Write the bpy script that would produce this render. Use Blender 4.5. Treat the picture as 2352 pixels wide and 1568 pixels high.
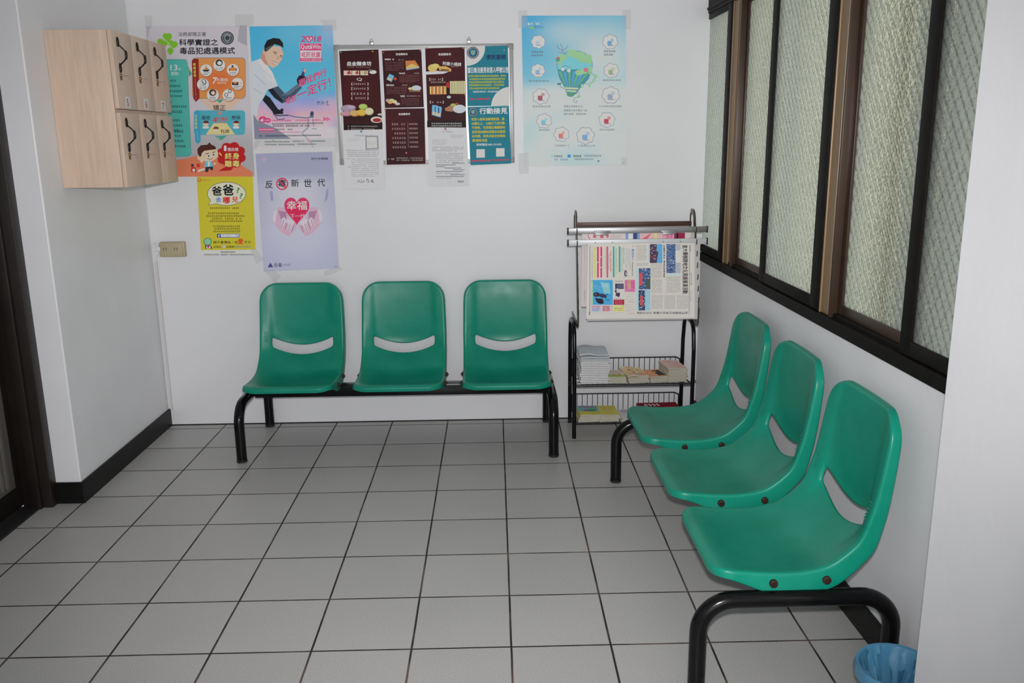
import bpy, bmesh, math, random
from mathutils import Vector, Matrix, Euler

for _o in list(bpy.data.objects): bpy.data.objects.remove(_o)
scn = bpy.context.scene
COL = scn.collection
R = random.Random(7)

# ------------------------------------------------------------------ camera
cam_d = bpy.data.cameras.new('camera')
cam_d.sensor_width = 36.0
cam_d.lens = 1980.55 / 2352 * 36.0
cam_d.clip_start = 0.05
cam = bpy.data.objects.new('camera', cam_d)
COL.objects.link(cam)
CP, CY, CR = 0.230580, -0.019066, -0.011474          # pitch down, yaw, roll
_cy, _sy, _cp, _sp, _cr, _sr = math.cos(CY), math.sin(CY), math.cos(CP), math.sin(CP), math.cos(CR), math.sin(CR)
_right = Vector((_cy, _sy, 0)); _f0 = Vector((-_sy, _cy, 0))
_fw = _f0 * _cp + Vector((0, 0, -_sp)); _up = _f0 * _sp + Vector((0, 0, _cp))
_r2 = _right * _cr + _up * _sr; _u2 = -_right * _sr + _up * _cr
_m = Matrix((_r2, _u2, -_fw)).transposed().to_4x4()
_m.translation = Vector((1.9629, -4.9026, 1.6513))
cam.matrix_world = _m
scn.camera = cam

# ------------------------------------------------------------------ world, lights, exposure
scn.view_settings.view_transform = 'Standard'
scn.view_settings.look = 'None'
scn.view_settings.gamma = 1.0
scn.view_settings.exposure = 0.0
world = bpy.data.worlds.new('world'); scn.world = world
world.use_nodes = True
_bg = world.node_tree.nodes['Background']
_bg.inputs['Color'].default_value = (0.93, 0.98, 1.0, 1)
_bg.inputs['Strength'].default_value = 1.8

def light(name, kind, loc, target, energy, color=(1, 1, 1), **kw):
    d = bpy.data.lights.new(name, kind); d.energy = energy; d.color = color
    for k, v in kw.items(): setattr(d, k, v)
    o = bpy.data.objects.new(name, d); COL.objects.link(o)
    o.location = loc
    o.rotation_euler = (Vector(target) - Vector(loc)).to_track_quat('-Z', 'Y').to_euler()
    return o
# on-camera flash, a hand's breadth above the lens
light('camera_flash', 'SPOT', (1.965, -4.90, 1.76), (1.93, 0, 0.85), 300, (1, 0.97, 0.98), shadow_soft_size=0.025, spot_size=math.radians(84), spot_blend=0.76)
# area lamp added behind the photographer for soft ambient; no entrance is built
light('rear_fill', 'AREA', (1.7, -6.9, 1.5), (1.7, 0, 1.4), 43, (0.97, 0.99, 1.0), shape='RECTANGLE', size=2.6, size_y=2.3)
# low sun beyond the frosted windows
light('sun', 'SUN', (6, -4, 5), (3.2, -1.6, 1.2), 0.9, (1, 0.9, 0.72), angle=0.05)

# ------------------------------------------------------------------ material helpers
def lin(c):
    return tuple((x / 12.92 if x <= 0.04045 else ((x + 0.055) / 1.055) ** 2.4) for x in (v / 255.0 for v in c))
ILL = 0.60
def alb(c):                                             # printed colour from its look under the room light
    return tuple(min(0.86, x / ILL) for x in lin(c))

def mat(name, base, rough=0.5, metal=0.0, var=0.0, vscale=6.0, bump=0.0, bscale=80.0, coat=0.0, spec=0.5, dark=None, stretch=None):
    m = bpy.data.materials.new(name); m.use_nodes = True
    nt = m.node_tree; b = nt.nodes['Principled BSDF']
    b.inputs['Base Color'].default_value = (*base, 1)
    b.inputs['Roughness'].default_value = rough
    b.inputs['Metallic'].default_value = metal
    b.inputs['Specular IOR Level'].default_value = spec
    b.inputs['Coat Weight'].default_value = coat
    tc = nt.nodes.new('ShaderNodeTexCoord')
    src = tc.outputs['Object']
    if stretch:
        mp = nt.nodes.new('ShaderNodeMapping'); mp.inputs['Scale'].default_value = stretch
        nt.links.new(src, mp.inputs['Vector']); src = mp.outputs['Vector']
    if var > 0:
        n = nt.nodes.new('ShaderNodeTexNoise'); n.inputs['Scale'].default_value = vscale; n.inputs['Detail'].default_value = 6
        nt.links.new(src, n.inputs['Vector'])
        r = nt.nodes.new('ShaderNodeValToRGB')
        lo = dark if dark else tuple(x * (1 - var) for x in base)
        hi = tuple(min(1, x * (1 + var * 0.5)) for x in base)
        r.color_ramp.elements[0].position = 0.3; r.color_ramp.elements[1].position = 0.7
        r.color_ramp.elements[0].color = (*lo, 1); r.color_ramp.elements[1].color = (*hi, 1)
        nt.links.new(n.outputs['Fac'], r.inputs['Fac']); nt.links.new(r.outputs['Color'], b.inputs['Base Color'])
    if bump > 0:
        n2 = nt.nodes.new('ShaderNodeTexNoise'); n2.inputs['Scale'].default_value = bscale; n2.inputs['Detail'].default_value = 4
        nt.links.new(src, n2.inputs['Vector'])
        bp = nt.nodes.new('ShaderNodeBump'); bp.inputs['Strength'].default_value = bump; bp.inputs['Distance'].default_value = 0.002
        nt.links.new(n2.outputs['Fac'], bp.inputs['Height']); nt.links.new(bp.outputs['Normal'], b.inputs['Normal'])
    return m

def print_mat(name, rough=0.4, coat=0.0):
    m = bpy.data.materials.new(name); m.use_nodes = True
    nt = m.node_tree; b = nt.nodes['Principled BSDF']
    a = nt.nodes.new('ShaderNodeVertexColor'); a.layer_name = 'ink'
    nt.links.new(a.outputs['Color'], b.inputs['Base Color'])
    b.inputs['Roughness'].default_value = rough; b.inputs['Coat Weight'].default_value = coat
    b.inputs['Coat Roughness'].default_value = 0.15; b.inputs['Specular IOR Level'].default_value = 0.12
    return m

M = {}
M['wall'] = mat('wall_paint', (0.785, 0.79, 0.81), 0.42, var=0.03, vscale=2.0, bump=0.12, bscale=60)
M['wall_side'] = mat('wall_paint_side', (0.81, 0.81, 0.83), 0.42, var=0.05, vscale=2.5, bump=0.25, bscale=35)
M['ceiling'] = mat('ceiling_paint', (0.75, 0.75, 0.74), 0.8, var=0.03)
M['skirting'] = mat('black_skirting', (0.007, 0.0065, 0.006), 0.45, spec=0.25, var=0.4, vscale=12, bump=0.3, bscale=50)
M['tube'] = mat('black_enamel', (0.005, 0.005, 0.0055), 0.2, var=0.3, vscale=30, bump=0.05, bscale=90, spec=0.25)
M['wire'] = mat('black_wire', (0.008, 0.008, 0.010), 0.35)
M['bolt'] = mat('rusty_bolt', (0.05, 0.022, 0.016), 0.6, metal=0.4, var=0.4, vscale=60)
M['wood'] = mat('beech_laminate', (0.72, 0.54, 0.415), 0.42, var=0.10, vscale=9, stretch=(9, 9, 0.7))
M['wood_edge'] = mat('beech_edge', (0.74, 0.56, 0.43), 0.45, var=0.08, vscale=9, stretch=(9, 9, 0.7))
M['handle'] = mat('black_iron_handle', (0.008, 0.007, 0.006), 0.38, metal=0.3, bump=0.2, bscale=60)
M['brass'] = mat('aged_brass', (0.25, 0.17, 0.07), 0.35, metal=0.9)
M['steel'] = mat('bright_steel', (0.62, 0.62, 0.62), 0.25, metal=1.0)
M['alu'] = mat('brushed_aluminium', (0.42, 0.42, 0.42), 0.38, metal=0.15, bump=0.1, bscale=40)
M['alu_dark'] = mat('grey_aluminium', (0.36, 0.36, 0.36), 0.4, metal=0.7)
M['white_bar'] = mat('silver_painted_bar', (0.66, 0.67, 0.69), 0.4, metal=0.1)
M['rack_strip'] = mat('brown_plated_steel', (0.11, 0.085, 0.07), 0.28, metal=0.7, var=0.5, vscale=18)
M['rust_bar'] = mat('brown_crossbar', (0.10, 0.045, 0.03), 0.45, var=0.3)
M['black_plastic'] = mat('black_plastic', (0.01, 0.01, 0.012), 0.4)
M['grey_plastic'] = mat('grey_plastic', (0.30, 0.30, 0.31), 0.5)
M['beige'] = mat('beige_plastic', (0.46, 0.39, 0.25), 0.4, var=0.06)
M['beige_dark'] = mat('socket_slots', (0.03, 0.025, 0.02), 0.6)
M['white_plastic'] = mat('white_plastic', (0.75, 0.75, 0.73), 0.4)
M['trunk'] = mat('trunking', (0.66, 0.64, 0.62), 0.5)
M['board'] = mat('whiteboard_enamel', (0.78, 0.78, 0.80), 0.25)
M['paper'] = mat('white_paper', (0.72, 0.72, 0.72), 0.75, var=0.04, vscale=20)
M['newsprint'] = mat('newsprint', (0.60, 0.585, 0.56), 0.8, var=0.04, vscale=20)
M['frame_black'] = mat('window_frame_dark', (0.009, 0.007, 0.006), 0.55, spec=0.12, var=0.3, vscale=15)
M['frame_gold'] = mat('bronze_anodised', (0.24, 0.15, 0.07), 0.4, metal=0.1, var=0.15, vscale=6, stretch=(8, 8, 0.5))
M['frame_brown'] = mat('bronze_dark', (0.055, 0.032, 0.02), 0.35, metal=0.3)
M['door_dark'] = mat('dark_brown_frame', (0.016, 0.011, 0.009), 0.45, var=0.3, vscale=8)
M['door_leaf'] = mat('door_panel', (0.16, 0.145, 0.13), 0.5, var=0.15, vscale=8, stretch=(6, 6, 0.5))
M['bin'] = mat('blue_plastic', (0.045, 0.17, 0.30), 0.4, var=0.1)
M['poster'] = print_mat('poster_print', 0.5)
M['sheet'] = print_mat('laminated_sheet', 0.5)
M['matte_print'] = print_mat('matte_print', 0.8)
M['rubber'] = mat('black_rubber', (0.01, 0.01, 0.01), 0.7)
M['tissue'] = mat('tissue_paper', (0.8, 0.8, 0.8), 0.9)
M['page_edge'] = mat('page_edges', (0.50, 0.48, 0.40), 0.85, var=0.25, vscale=40, stretch=(0.2, 0.2, 12))

def green_mat():
    m = bpy.data.materials.new('green_plastic'); m.use_nodes = True
    nt = m.node_tree; b = nt.nodes['Principled BSDF']
    tc = nt.nodes.new('ShaderNodeTexCoord')
    n = nt.nodes.new('ShaderNodeTexNoise'); n.inputs['Scale'].default_value = 5.5; n.inputs['Detail'].default_value = 8; n.inputs['Roughness'].default_value = 0.6
    nt.links.new(tc.outputs['Object'], n.inputs['Vector'])
    r = nt.nodes.new('ShaderNodeValToRGB')
    r.color_ramp.elements[0].position = 0.35; r.color_ramp.elements[1].position = 0.75
    r.color_ramp.elements[0].color = (0.001, 0.235, 0.150, 1)
    r.color_ramp.elements[1].color = (0.014, 0.290, 0.200, 1)
    nt.links.new(n.outputs['Fac'], r.inputs['Fac'])
    nt.links.new(r.outputs['Color'], b.inputs['Base Color']); b.inputs['Specular IOR Level'].default_value = 0.32
    n2 = nt.nodes.new('ShaderNodeTexNoise'); n2.inputs['Scale'].default_value = 14; n2.inputs['Detail'].default_value = 5
    nt.links.new(tc.outputs['Object'], n2.inputs['Vector'])
    mr = nt.nodes.new('ShaderNodeMapRange'); mr.inputs['To Min'].default_value = 0.24; mr.inputs['To Max'].default_value = 0.46
    nt.links.new(n2.outputs['Fac'], mr.inputs['Value']); nt.links.new(mr.outputs['Result'], b.inputs['Roughness'])
    n3 = nt.nodes.new('ShaderNodeTexNoise'); n3.inputs['Scale'].default_value = 500
    nt.links.new(tc.outputs['Object'], n3.inputs['Vector'])
    bp = nt.nodes.new('ShaderNodeBump'); bp.inputs['Strength'].default_value = 0.08; bp.inputs['Distance'].default_value = 0.001
    nt.links.new(n3.outputs['Fac'], bp.inputs['Height']); nt.links.new(bp.outputs['Normal'], b.inputs['Normal'])
    return m
M['green'] = green_mat()

TILE = 0.333
def floor_mat():
    m = bpy.data.materials.new('floor_tiles'); m.use_nodes = True
    nt = m.node_tree; b = nt.nodes['Principled BSDF']; L = nt.links.new
    tc = nt.nodes.new('ShaderNodeTexCoord'); sep = nt.nodes.new('ShaderNodeSeparateXYZ')
    L(tc.outputs['Object'], sep.inputs['Vector'])
    def math_(op, a, v=None, c=None):
        n = nt.nodes.new('ShaderNodeMath'); n.operation = op
        for i, x in enumerate((a, v, c)):
            if x is None: continue
            if isinstance(x, (int, float)): n.inputs[i].default_value = x
            else: L(x, n.inputs[i])
        return n.outputs[0]
    wob = nt.nodes.new('ShaderNodeTexNoise'); wob.inputs['Scale'].default_value = 3; wob.inputs['Detail'].default_value = 3
    L(tc.outputs['Object'], wob.inputs['Vector'])
    d, cells = [], []
    for ax in ('X', 'Y'):
        t = math_('DIVIDE', sep.outputs[ax], TILE)
        t = math_('ADD', t, math_('MULTIPLY', math_('SUBTRACT', wob.outputs['Fac'], 0.5), 0.012))
        cells.append(math_('FLOOR', t))
        f = math_('FRACT', t)
        d.append(math_('SUBTRACT', 0.5, math_('ABSOLUTE', math_('SUBTRACT', f, 0.5))))
    dist = math_('MINIMUM', d[0], d[1])
    mr = nt.nodes.new('ShaderNodeMapRange'); mr.inputs['From Min'].default_value = 0.0080; mr.inputs['From Max'].default_value = 0.0135
    L(dist, mr.inputs['Value'])
    cmb = nt.nodes.new('ShaderNodeCombineXYZ'); L(cells[0], cmb.inputs[0]); L(cells[1], cmb.inputs[1])
    wn = nt.nodes.new('ShaderNodeTexWhiteNoise'); wn.noise_dimensions = '2D'; L(cmb.outputs[0], wn.inputs['Vector'])
    sp = nt.nodes.new('ShaderNodeTexNoise'); sp.inputs['Scale'].default_value = 300; sp.inputs['Detail'].default_value = 2
    L(tc.outputs['Object'], sp.inputs['Vector'])
    cl = nt.nodes.new('ShaderNodeTexNoise'); cl.inputs['Scale'].default_value = 2.2; cl.inputs['Detail'].default_value = 5
    L(tc.outputs['Object'], cl.inputs['Vector'])
    v = math_('ADD', math_('MULTIPLY', math_('SUBTRACT', sp.outputs['Fac'], 0.5), 0.52), 0.455)
    v = math_('ADD', v, math_('MULTIPLY', math_('SUBTRACT', wn.outputs['Value'], 0.5), 0.03))
    v = math_('ADD', v, math_('MULTIPLY', math_('SUBTRACT', cl.outputs['Fac'], 0.5), 0.06))
    ct = nt.nodes.new('ShaderNodeCombineColor'); L(v, ct.inputs[0]); L(math_('MULTIPLY', v, 0.985), ct.inputs[1]); L(math_('MULTIPLY', v, 0.965), ct.inputs[2])
    gn = nt.nodes.new('ShaderNodeTexNoise'); gn.inputs['Scale'].default_value = 5; gn.inputs['Detail'].default_value = 4
    L(tc.outputs['Object'], gn.inputs['Vector'])
    gr = nt.nodes.new('ShaderNodeValToRGB')
    gr.color_ramp.elements[0].position = 0.46; gr.color_ramp.elements[0].color = (0.018, 0.014, 0.013, 1)
    gr.color_ramp.elements[1].position = 0.68; gr.color_ramp.elements[1].color = (0.13, 0.095, 0.08, 1)
    L(gn.outputs['Fac'], gr.inputs['Fac'])
    mx = nt.nodes.new('ShaderNodeMix'); mx.data_type = 'RGBA'
    L(mr.outputs['Result'], mx.inputs[0]); L(gr.outputs['Color'], mx.inputs[6]); L(ct.outputs[0], mx.inputs[7])
    L(mx.outputs[2], b.inputs['Base Color'])
    rr = nt.nodes.new('ShaderNodeMapRange'); rr.inputs['To Min'].default_value = 0.85; rr.inputs['To Max'].default_value = 0.42
    L(mr.outputs['Result'], rr.inputs['Value']); L(rr.outputs['Result'], b.inputs['Roughness'])
    h = math_('ADD', mr.outputs['Result'], math_('MULTIPLY', sp.outputs['Fac'], 0.25))
    bp = nt.nodes.new('ShaderNodeBump'); bp.inputs['Strength'].default_value = 0.35; bp.inputs['Distance'].default_value = 0.0015
    L(h, bp.inputs['Height']); L(bp.outputs['Normal'], b.inputs['Normal'])
    return m
M['floor'] = floor_mat()

def glass_mat():                                       # embossed, frosted window glass
    m = bpy.data.materials.new('embossed_glass'); m.use_nodes = True
    nt = m.node_tree; L = nt.links.new
    nt.nodes.remove(nt.nodes['Principled BSDF']); out = nt.nodes['Material Output']
    tc = nt.nodes.new('ShaderNodeTexCoord'); sep = nt.nodes.new('ShaderNodeSeparateXYZ'); L(tc.outputs['Object'], sep.inputs['Vector'])
    def math_(op, a, v=None):
        n = nt.nodes.new('ShaderNodeMath'); n.operation = op
        for i, x in enumerate((a, v)):
            if x is None: continue
            if isinstance(x, (int, float)): n.inputs[i].default_value = x
            else: L(x, n.inputs[i])
        return n.outputs[0]
    u = math_('MULTIPLY', sep.outputs['X'], math.pi / 0.040); w = math_('MULTIPLY', sep.outputs['Z'], math.pi / 0.054)
    lat = math_('MULTIPLY', math_('ABSOLUTE', math_('SINE', math_('ADD', u, w))), math_('ABSOLUTE', math_('SINE', math_('SUBTRACT', u, w))))
    vo = nt.nodes.new('ShaderNodeTexVoronoi'); vo.inputs['Scale'].default_value = 120; L(tc.outputs['Object'], vo.inputs['Vector'])
    fl = math_('MULTIPLY', math_('SINE', math_('MULTIPLY', u, 4)), math_('SINE', math_('MULTIPLY', w, 4)))
    h = math_('ADD', math_('ADD', math_('POWER', lat, 0.5), math_('MULTIPLY', vo.outputs['Distance'], 0.9)), math_('MULTIPLY', fl, 0.25))
    bp = nt.nodes.new('ShaderNodeBump'); bp.inputs['Strength'].default_value = 0.9; bp.inputs['Distance'].default_value = 0.005
    L(h, bp.inputs['Height'])
    cr = nt.nodes.new('ShaderNodeValToRGB'); L(h, cr.inputs['Fac'])  # sparkle of the embossing is put into the glass colour by this ramp
    cr.color_ramp.elements[0].position = 0.25; cr.color_ramp.elements[0].color = (0.44, 0.475, 0.445, 1)
    cr.color_ramp.elements[1].position = 1.35; cr.color_ramp.elements[1].color = (0.97, 1.0, 0.945, 1)
    tr = nt.nodes.new('ShaderNodeBsdfTranslucent'); L(cr.outputs['Color'], tr.inputs['Color']); L(bp.outputs['Normal'], tr.inputs['Normal'])
    rf = nt.nodes.new('ShaderNodeBsdfRefraction'); rf.inputs['Roughness'].default_value = 0.24; rf.inputs['IOR'].default_value = 1.13
    L(cr.outputs['Color'], rf.inputs['Color']); L(bp.outputs['Normal'], rf.inputs['Normal'])
    mx = nt.nodes.new('ShaderNodeMixShader'); mx.inputs[0].default_value = 0.62; L(tr.outputs[0], mx.inputs[1]); L(rf.outputs[0], mx.inputs[2])
    gl = nt.nodes.new('ShaderNodeBsdfGlossy'); gl.inputs['Roughness'].default_value = 0.22; L(bp.outputs['Normal'], gl.inputs['Normal'])
    m2 = nt.nodes.new('ShaderNodeMixShader'); m2.inputs[0].default_value = 0.10; L(mx.outputs[0], m2.inputs[1]); L(gl.outputs[0], m2.inputs[2])
    L(m2.outputs[0], out.inputs['Surface'])
    return m
M['glass'] = glass_mat()

def film_mat(name, color, fac, rough=0.15):
    m = bpy.data.materials.new(name); m.use_nodes = True
    nt = m.node_tree; L = nt.links.new; b = nt.nodes['Principled BSDF']
    b.inputs['Base Color'].default_value = (*color, 1); b.inputs['Roughness'].default_value = rough
    t = nt.nodes.new('ShaderNodeBsdfTransparent'); mx = nt.nodes.new('ShaderNodeMixShader'); mx.inputs[0].default_value = fac
    n = nt.nodes.new('ShaderNodeTexNoise'); n.inputs['Scale'].default_value = 90
    bp = nt.nodes.new('ShaderNodeBump'); bp.inputs['Strength'].default_value = 0.25; bp.inputs['Distance'].default_value = 0.002
    L(n.outputs['Fac'], bp.inputs['Height']); L(bp.outputs['Normal'], b.inputs['Normal'])
    L(t.outputs[0], mx.inputs[1]); L(b.outputs[0], mx.inputs[2]); L(mx.outputs[0], nt.nodes['Material Output'].inputs['Surface'])
    return m
M['tape'] = film_mat('clear_tape', (0.80, 0.80, 0.81), 0.14)
M['liner'] = film_mat('blue_bag_film', (0.09, 0.29, 0.47), 0.8, 0.2)
M['clear'] = film_mat('clear_plastic', (0.8, 0.8, 0.8), 0.4, 0.1)

# ------------------------------------------------------------------ object helpers
def tag(o, label=None, cat=None, group=None, kind=None):
    if label: o['label'] = label
    if cat: o['category'] = cat
    if group: o['group'] = group
    if kind: o['kind'] = kind
    return o
def empty(name, loc=(0, 0, 0), rz=0.0, label=None, cat=None, group=None, kind=None):
    o = bpy.data.objects.new(name, None); o.empty_display_size = 0.05
    COL.objects.link(o); o.location = loc; o.rotation_euler = (0, 0, rz)
    return tag(o, label, cat, group, kind)
class B:                                               # small wrapper round a bmesh
    def __init__(s): s.bm = bmesh.new(); s.keep = False
def finish(b, name, m, parent=None, smooth=True, loc=None, angle=35):
    bm = b.bm
    if not b.keep: bmesh.ops.recalc_face_normals(bm, faces=bm.faces)
    me = bpy.data.meshes.new(name); bm.to_mesh(me); bm.free()
    for x in (m if isinstance(m, (list, tuple)) else [m]): me.materials.append(x)
    if smooth:
        for p in me.polygons: p.use_smooth = True
        me.set_sharp_from_angle(angle=math.radians(angle))
    o = bpy.data.objects.new(name, me); COL.objects.link(o)
    if parent: o.parent = parent
    if loc: o.location = loc
    return o
def box(b, x0, x1, y0, y1, z0, z1, bev=0.0, mi=0, mtx=None):
    t = bmesh.new()
    v = [t.verts.new(p) for p in ((x0, y0, z0), (x1, y0, z0), (x1, y1, z0), (x0, y1, z0), (x0, y0, z1), (x1, y0, z1), (x1, y1, z1), (x0, y1, z1))]
    for f in ((3, 2, 1, 0), (4, 5, 6, 7), (0, 1, 5, 4), (1, 2, 6, 5), (2, 3, 7, 6), (3, 0, 4, 7)): t.faces.new([v[i] for i in f])
    if bev > 0: bmesh.ops.bevel(t, geom=t.edges[:] + t.verts[:], offset=bev, segments=2, affect='EDGES', profile=0.5)
    _merge(b, t, mi, mtx)
def _merge(b, t, mi=0, mtx=None):
    mp = {}
    for v in t.verts: mp[v] = b.bm.verts.new(mtx @ v.co if mtx else v.co)
    for f in t.faces:
        try: nf = b.bm.faces.new([mp[v] for v in f.verts]); nf.material_index = mi
        except ValueError: pass
    t.free()
def fillet(pts, r, n=6):
    pts = [Vector(p) for p in pts]; out = [pts[0]]
    for i in range(1, len(pts) - 1):
        a, p, c = pts[i - 1], pts[i], pts[i + 1]
        u, w = (a - p).normalized(), (c - p).normalized()
        ang = u.angle(w)
        if ang > math.pi - 0.02: out.append(p); continue
        t = min(r / math.tan(ang / 2), (a - p).length * 0.49, (c - p).length * 0.49)
        rr = t * math.tan(ang / 2); cen = p + (u + w).normalized() * (rr / math.sin(ang / 2))
        s, e = p + u * t - cen, p + w * t - cen
        tot = s.angle(e)
        for k in range(n + 1):
            f = k / n
            out.append(cen + (s * math.sin((1 - f) * tot) + e * math.sin(f * tot)) / math.sin(tot))
    out.append(pts[-1]); return out
def sweep(b, pts, prof, up=(0, 0, 1), closed_caps=True, mi=0):
    """sweep a closed 2D profile along a polyline, frames carried along"""
    pts = [Vector(p) for p in pts]; rings = []
    t0 = (pts[1] - pts[0]).normalized(); up = Vector(up)
    n = up - t0 * up.dot(t0)
    if n.length < 1e-4: n = Vector((1, 0, 0)) - t0 * t0.x
    n.normalize()
    for i, p in enumerate(pts):
        if i == 0: t = (pts[1] - pts[0])
        elif i == len(pts) - 1: t = (pts[-1] - pts[-2])
        else: t = (pts[i + 1] - p).normalized() + (p - pts[i - 1]).normalized()
        t.normalize()
        n = (n - t * n.dot(t)).normalized(); s = t.cross(n)
        rings.append([b.bm.verts.new(p + s * q[0] + n * q[1]) for q in prof])
    k = len(prof)
    for a, c in zip(rings, rings[1:]):
        for j in range(k):
            f = b.bm.faces.new((a[j], a[(j + 1) % k], c[(j + 1) % k], c[j])); f.material_index = mi
    if closed_caps:
        b.bm.faces.new(rings[0][::-1]).material_index = mi; b.bm.faces.new(rings[-1]).material_index = mi
def circ(r, n=12): return [(r * math.cos(2 * math.pi * i / n), r * math.sin(2 * math.pi * i / n)) for i in range(n)]
def tube(b, pts, r, n=12, mi=0, up=(0, 0, 1)): sweep(b, pts, circ(r, n), up, mi=mi)
def rectp(w, h): return [(-w / 2, -h / 2), (w / 2, -h / 2), (w / 2, h / 2), (-w / 2, h / 2)]
def lathe(b, prof, cx=0, cy=0, n=32, mi=0, mtx=None):
    t = bmesh.new(); rings = []
    for r, z in prof:
        rings.append([t.verts.new((cx + r * math.cos(2 * math.pi * i / n), cy + r * math.sin(2 * math.pi * i / n), z)) for i in range(n)] if r > 1e-6 else [t.verts.new((cx, cy, z))])
    for a, c in zip(rings, rings[1:]):
        for i in range(n):
            j = (i + 1) % n
            q = [a[i % len(a)], a[j % len(a)], c[j % len(c)], c[i % len(c)]]
            u = []
            for x in q:
                if x not in u: u.append(x)
            if len(u) > 2: t.faces.new(u)
    _merge(b, t, mi, mtx)
def copy_tree(o, parent=None):
    c = o.copy(); COL.objects.link(c)
    if parent: c.parent = parent
    for ch in o.children: copy_tree(ch, c)
    return c
# ------------------------------------------------------------------ the setting
YB = 0.07                                              # face of the back wall
def WX(y): return 3.160 + 0.016 * (YB - y)              # face of the window wall, very slightly out of square
WROT = math.atan(0.016)
HC = 2.95
def S(name, b, m, **k):
    o = finish(b, name, m, smooth=k.pop('smooth', False), **k); o['kind'] = 'structure'; return o

b = B(); box(b, -1.2, 3.9, -7.2, 0.30, -0.08, 0.0); S('floor', b, M['floor'])
b = B(); box(b, -1.2, 3.9, -7.2, 0.30, HC, HC + 0.1); S('ceiling', b, M['ceiling'])
b = B(); box(b, -0.30, 3.60, YB, YB + 0.15, 0, HC); S('wall_back', b, M['wall'])
b = B(); box(b, 0.01, 3.15, YB - 0.004, YB + 0.001, -0.001, 0.006); S('trim_1', b, M['skirting'])
# left wall: a stub beside the doorway, lintel, and the wall beyond the door
b = B()
box(b, -0.255, 0.0, -1.06, YB, 0, HC, 0.006)
box(b, -0.255, 0.0, -2.25, -1.06, 2.55, HC)
box(b, -0.255, 0.0, -7.2, -2.25, 0, HC)
S('wall_left', b, M['wall_side'])
b = B(); box(b, 0.0, 0.012, -1.06, YB, 0, 0.105, 0.002); box(b, -0.118, 0.012, -1.072, -1.06, 0, 0.105, 0.002)
S('baseboard_left', b, M['skirting'])

b = B(); box(b, -0.30, 3.62, -7.35, -7.2, 0, HC); S('wall_front', b, M['wall_side'])
# dark doorway at the left
d = empty('door_1', (-0.19, -1.65, 0), kind='structure')
b = B()
for x0, x1, y0, y1 in ((-0.252, -0.115, -1.115, -1.058), (-0.252, -0.115, -2.25, -2.19)):
    box(b, x0 + 0.19, x1 + 0.19, y0 + 1.65, y1 + 1.65, 0, 2.55, 0.004)
for x0, x1, y0, y1 in ((-0.205, -0.16, -1.135, -1.112),):
    box(b, x0 + 0.19, x1 + 0.19, y0 + 1.65, y1 + 1.65, 0, 2.5, 0.004)
box(b, -0.062, 0.075, -0.60, 0.59, 2.49, 2.55, 0.004)
finish(b, 'door_frame', M['door_dark'], d)
b = B()
box(b, -0.097, -0.0635, -0.58, 0.58, 0.013, 2.54, 0.004)
finish(b, 'door_leaf', M['door_dark'], d)
b = B()
y = -0.46
while y < 0.46:
    box(b, -0.0635, -0.055, y, y + 0.028, 0.14, 1.1, 0.003); y += 0.042
box(b, -0.0635, -0.060, -0.48, 0.495, 0.12, 1.12, 0.002)
finish(b, 'fluted_panel', M['door_leaf'], d)
b = B(); box(b, -0.10, 0.02, -0.535, 0.53, 0.0, 0.012, 0.002); finish(b, 'threshold', M['rubber'], d)

# window wall (built straight, then turned by under one degree about the far corner)
WALLR = Matrix.Translation((WX(YB), YB, 0)) @ Matrix.Rotation(WROT, 4, 'Z')
SILL, HEAD, UEND = 0.955, 2.375, 3.45
def WR(o): o.matrix_world = WALLR; return o
b = B()                                                # local: x into the wall, y = -distance from the corner
box(b, 0.0, 0.17, -UEND, 0.0, 0, SILL)
box(b, 0.0, 0.17, -UEND, 0.0, HEAD, HC)
WR(S('wall_right', b, M['wall_side']))
b = B()                                                # the nearer wall that juts out and hides the end of the windows
box(b, 3.03, 3.62, -4.35, -2.95, 0, HC, 0.006); box(b, 3.3, 3.62, -7.2, -4.35, 0, HC)
S('wall_near_right', b, M['wall_side'])
b = B(); box(b, -0.014, 0.0, -UEND + 0.4, -0.01, 0, 0.105, 0.002); WR(S('baseboard_right', b, M['skirting']))
# frame rails
b = B()
box(b, -0.012, 0.10, -3.2, -0.0, SILL, 1.000, 0.003)
box(b, 0.012, 0.10, -3.2, -0.0, 0.985, 1.015, 0.003)
WR(S('trim_2', b, M['frame_black']))
b = B(); box(b, -0.010, 0.10, -3.2, 0.0, 2.305, 2.378, 0.003); box(b, -0.016, 0.02, -3.2, 0.0, 2.322, 2.336, 0.002); WR(S('trim_3', b, M['frame_black']))
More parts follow.
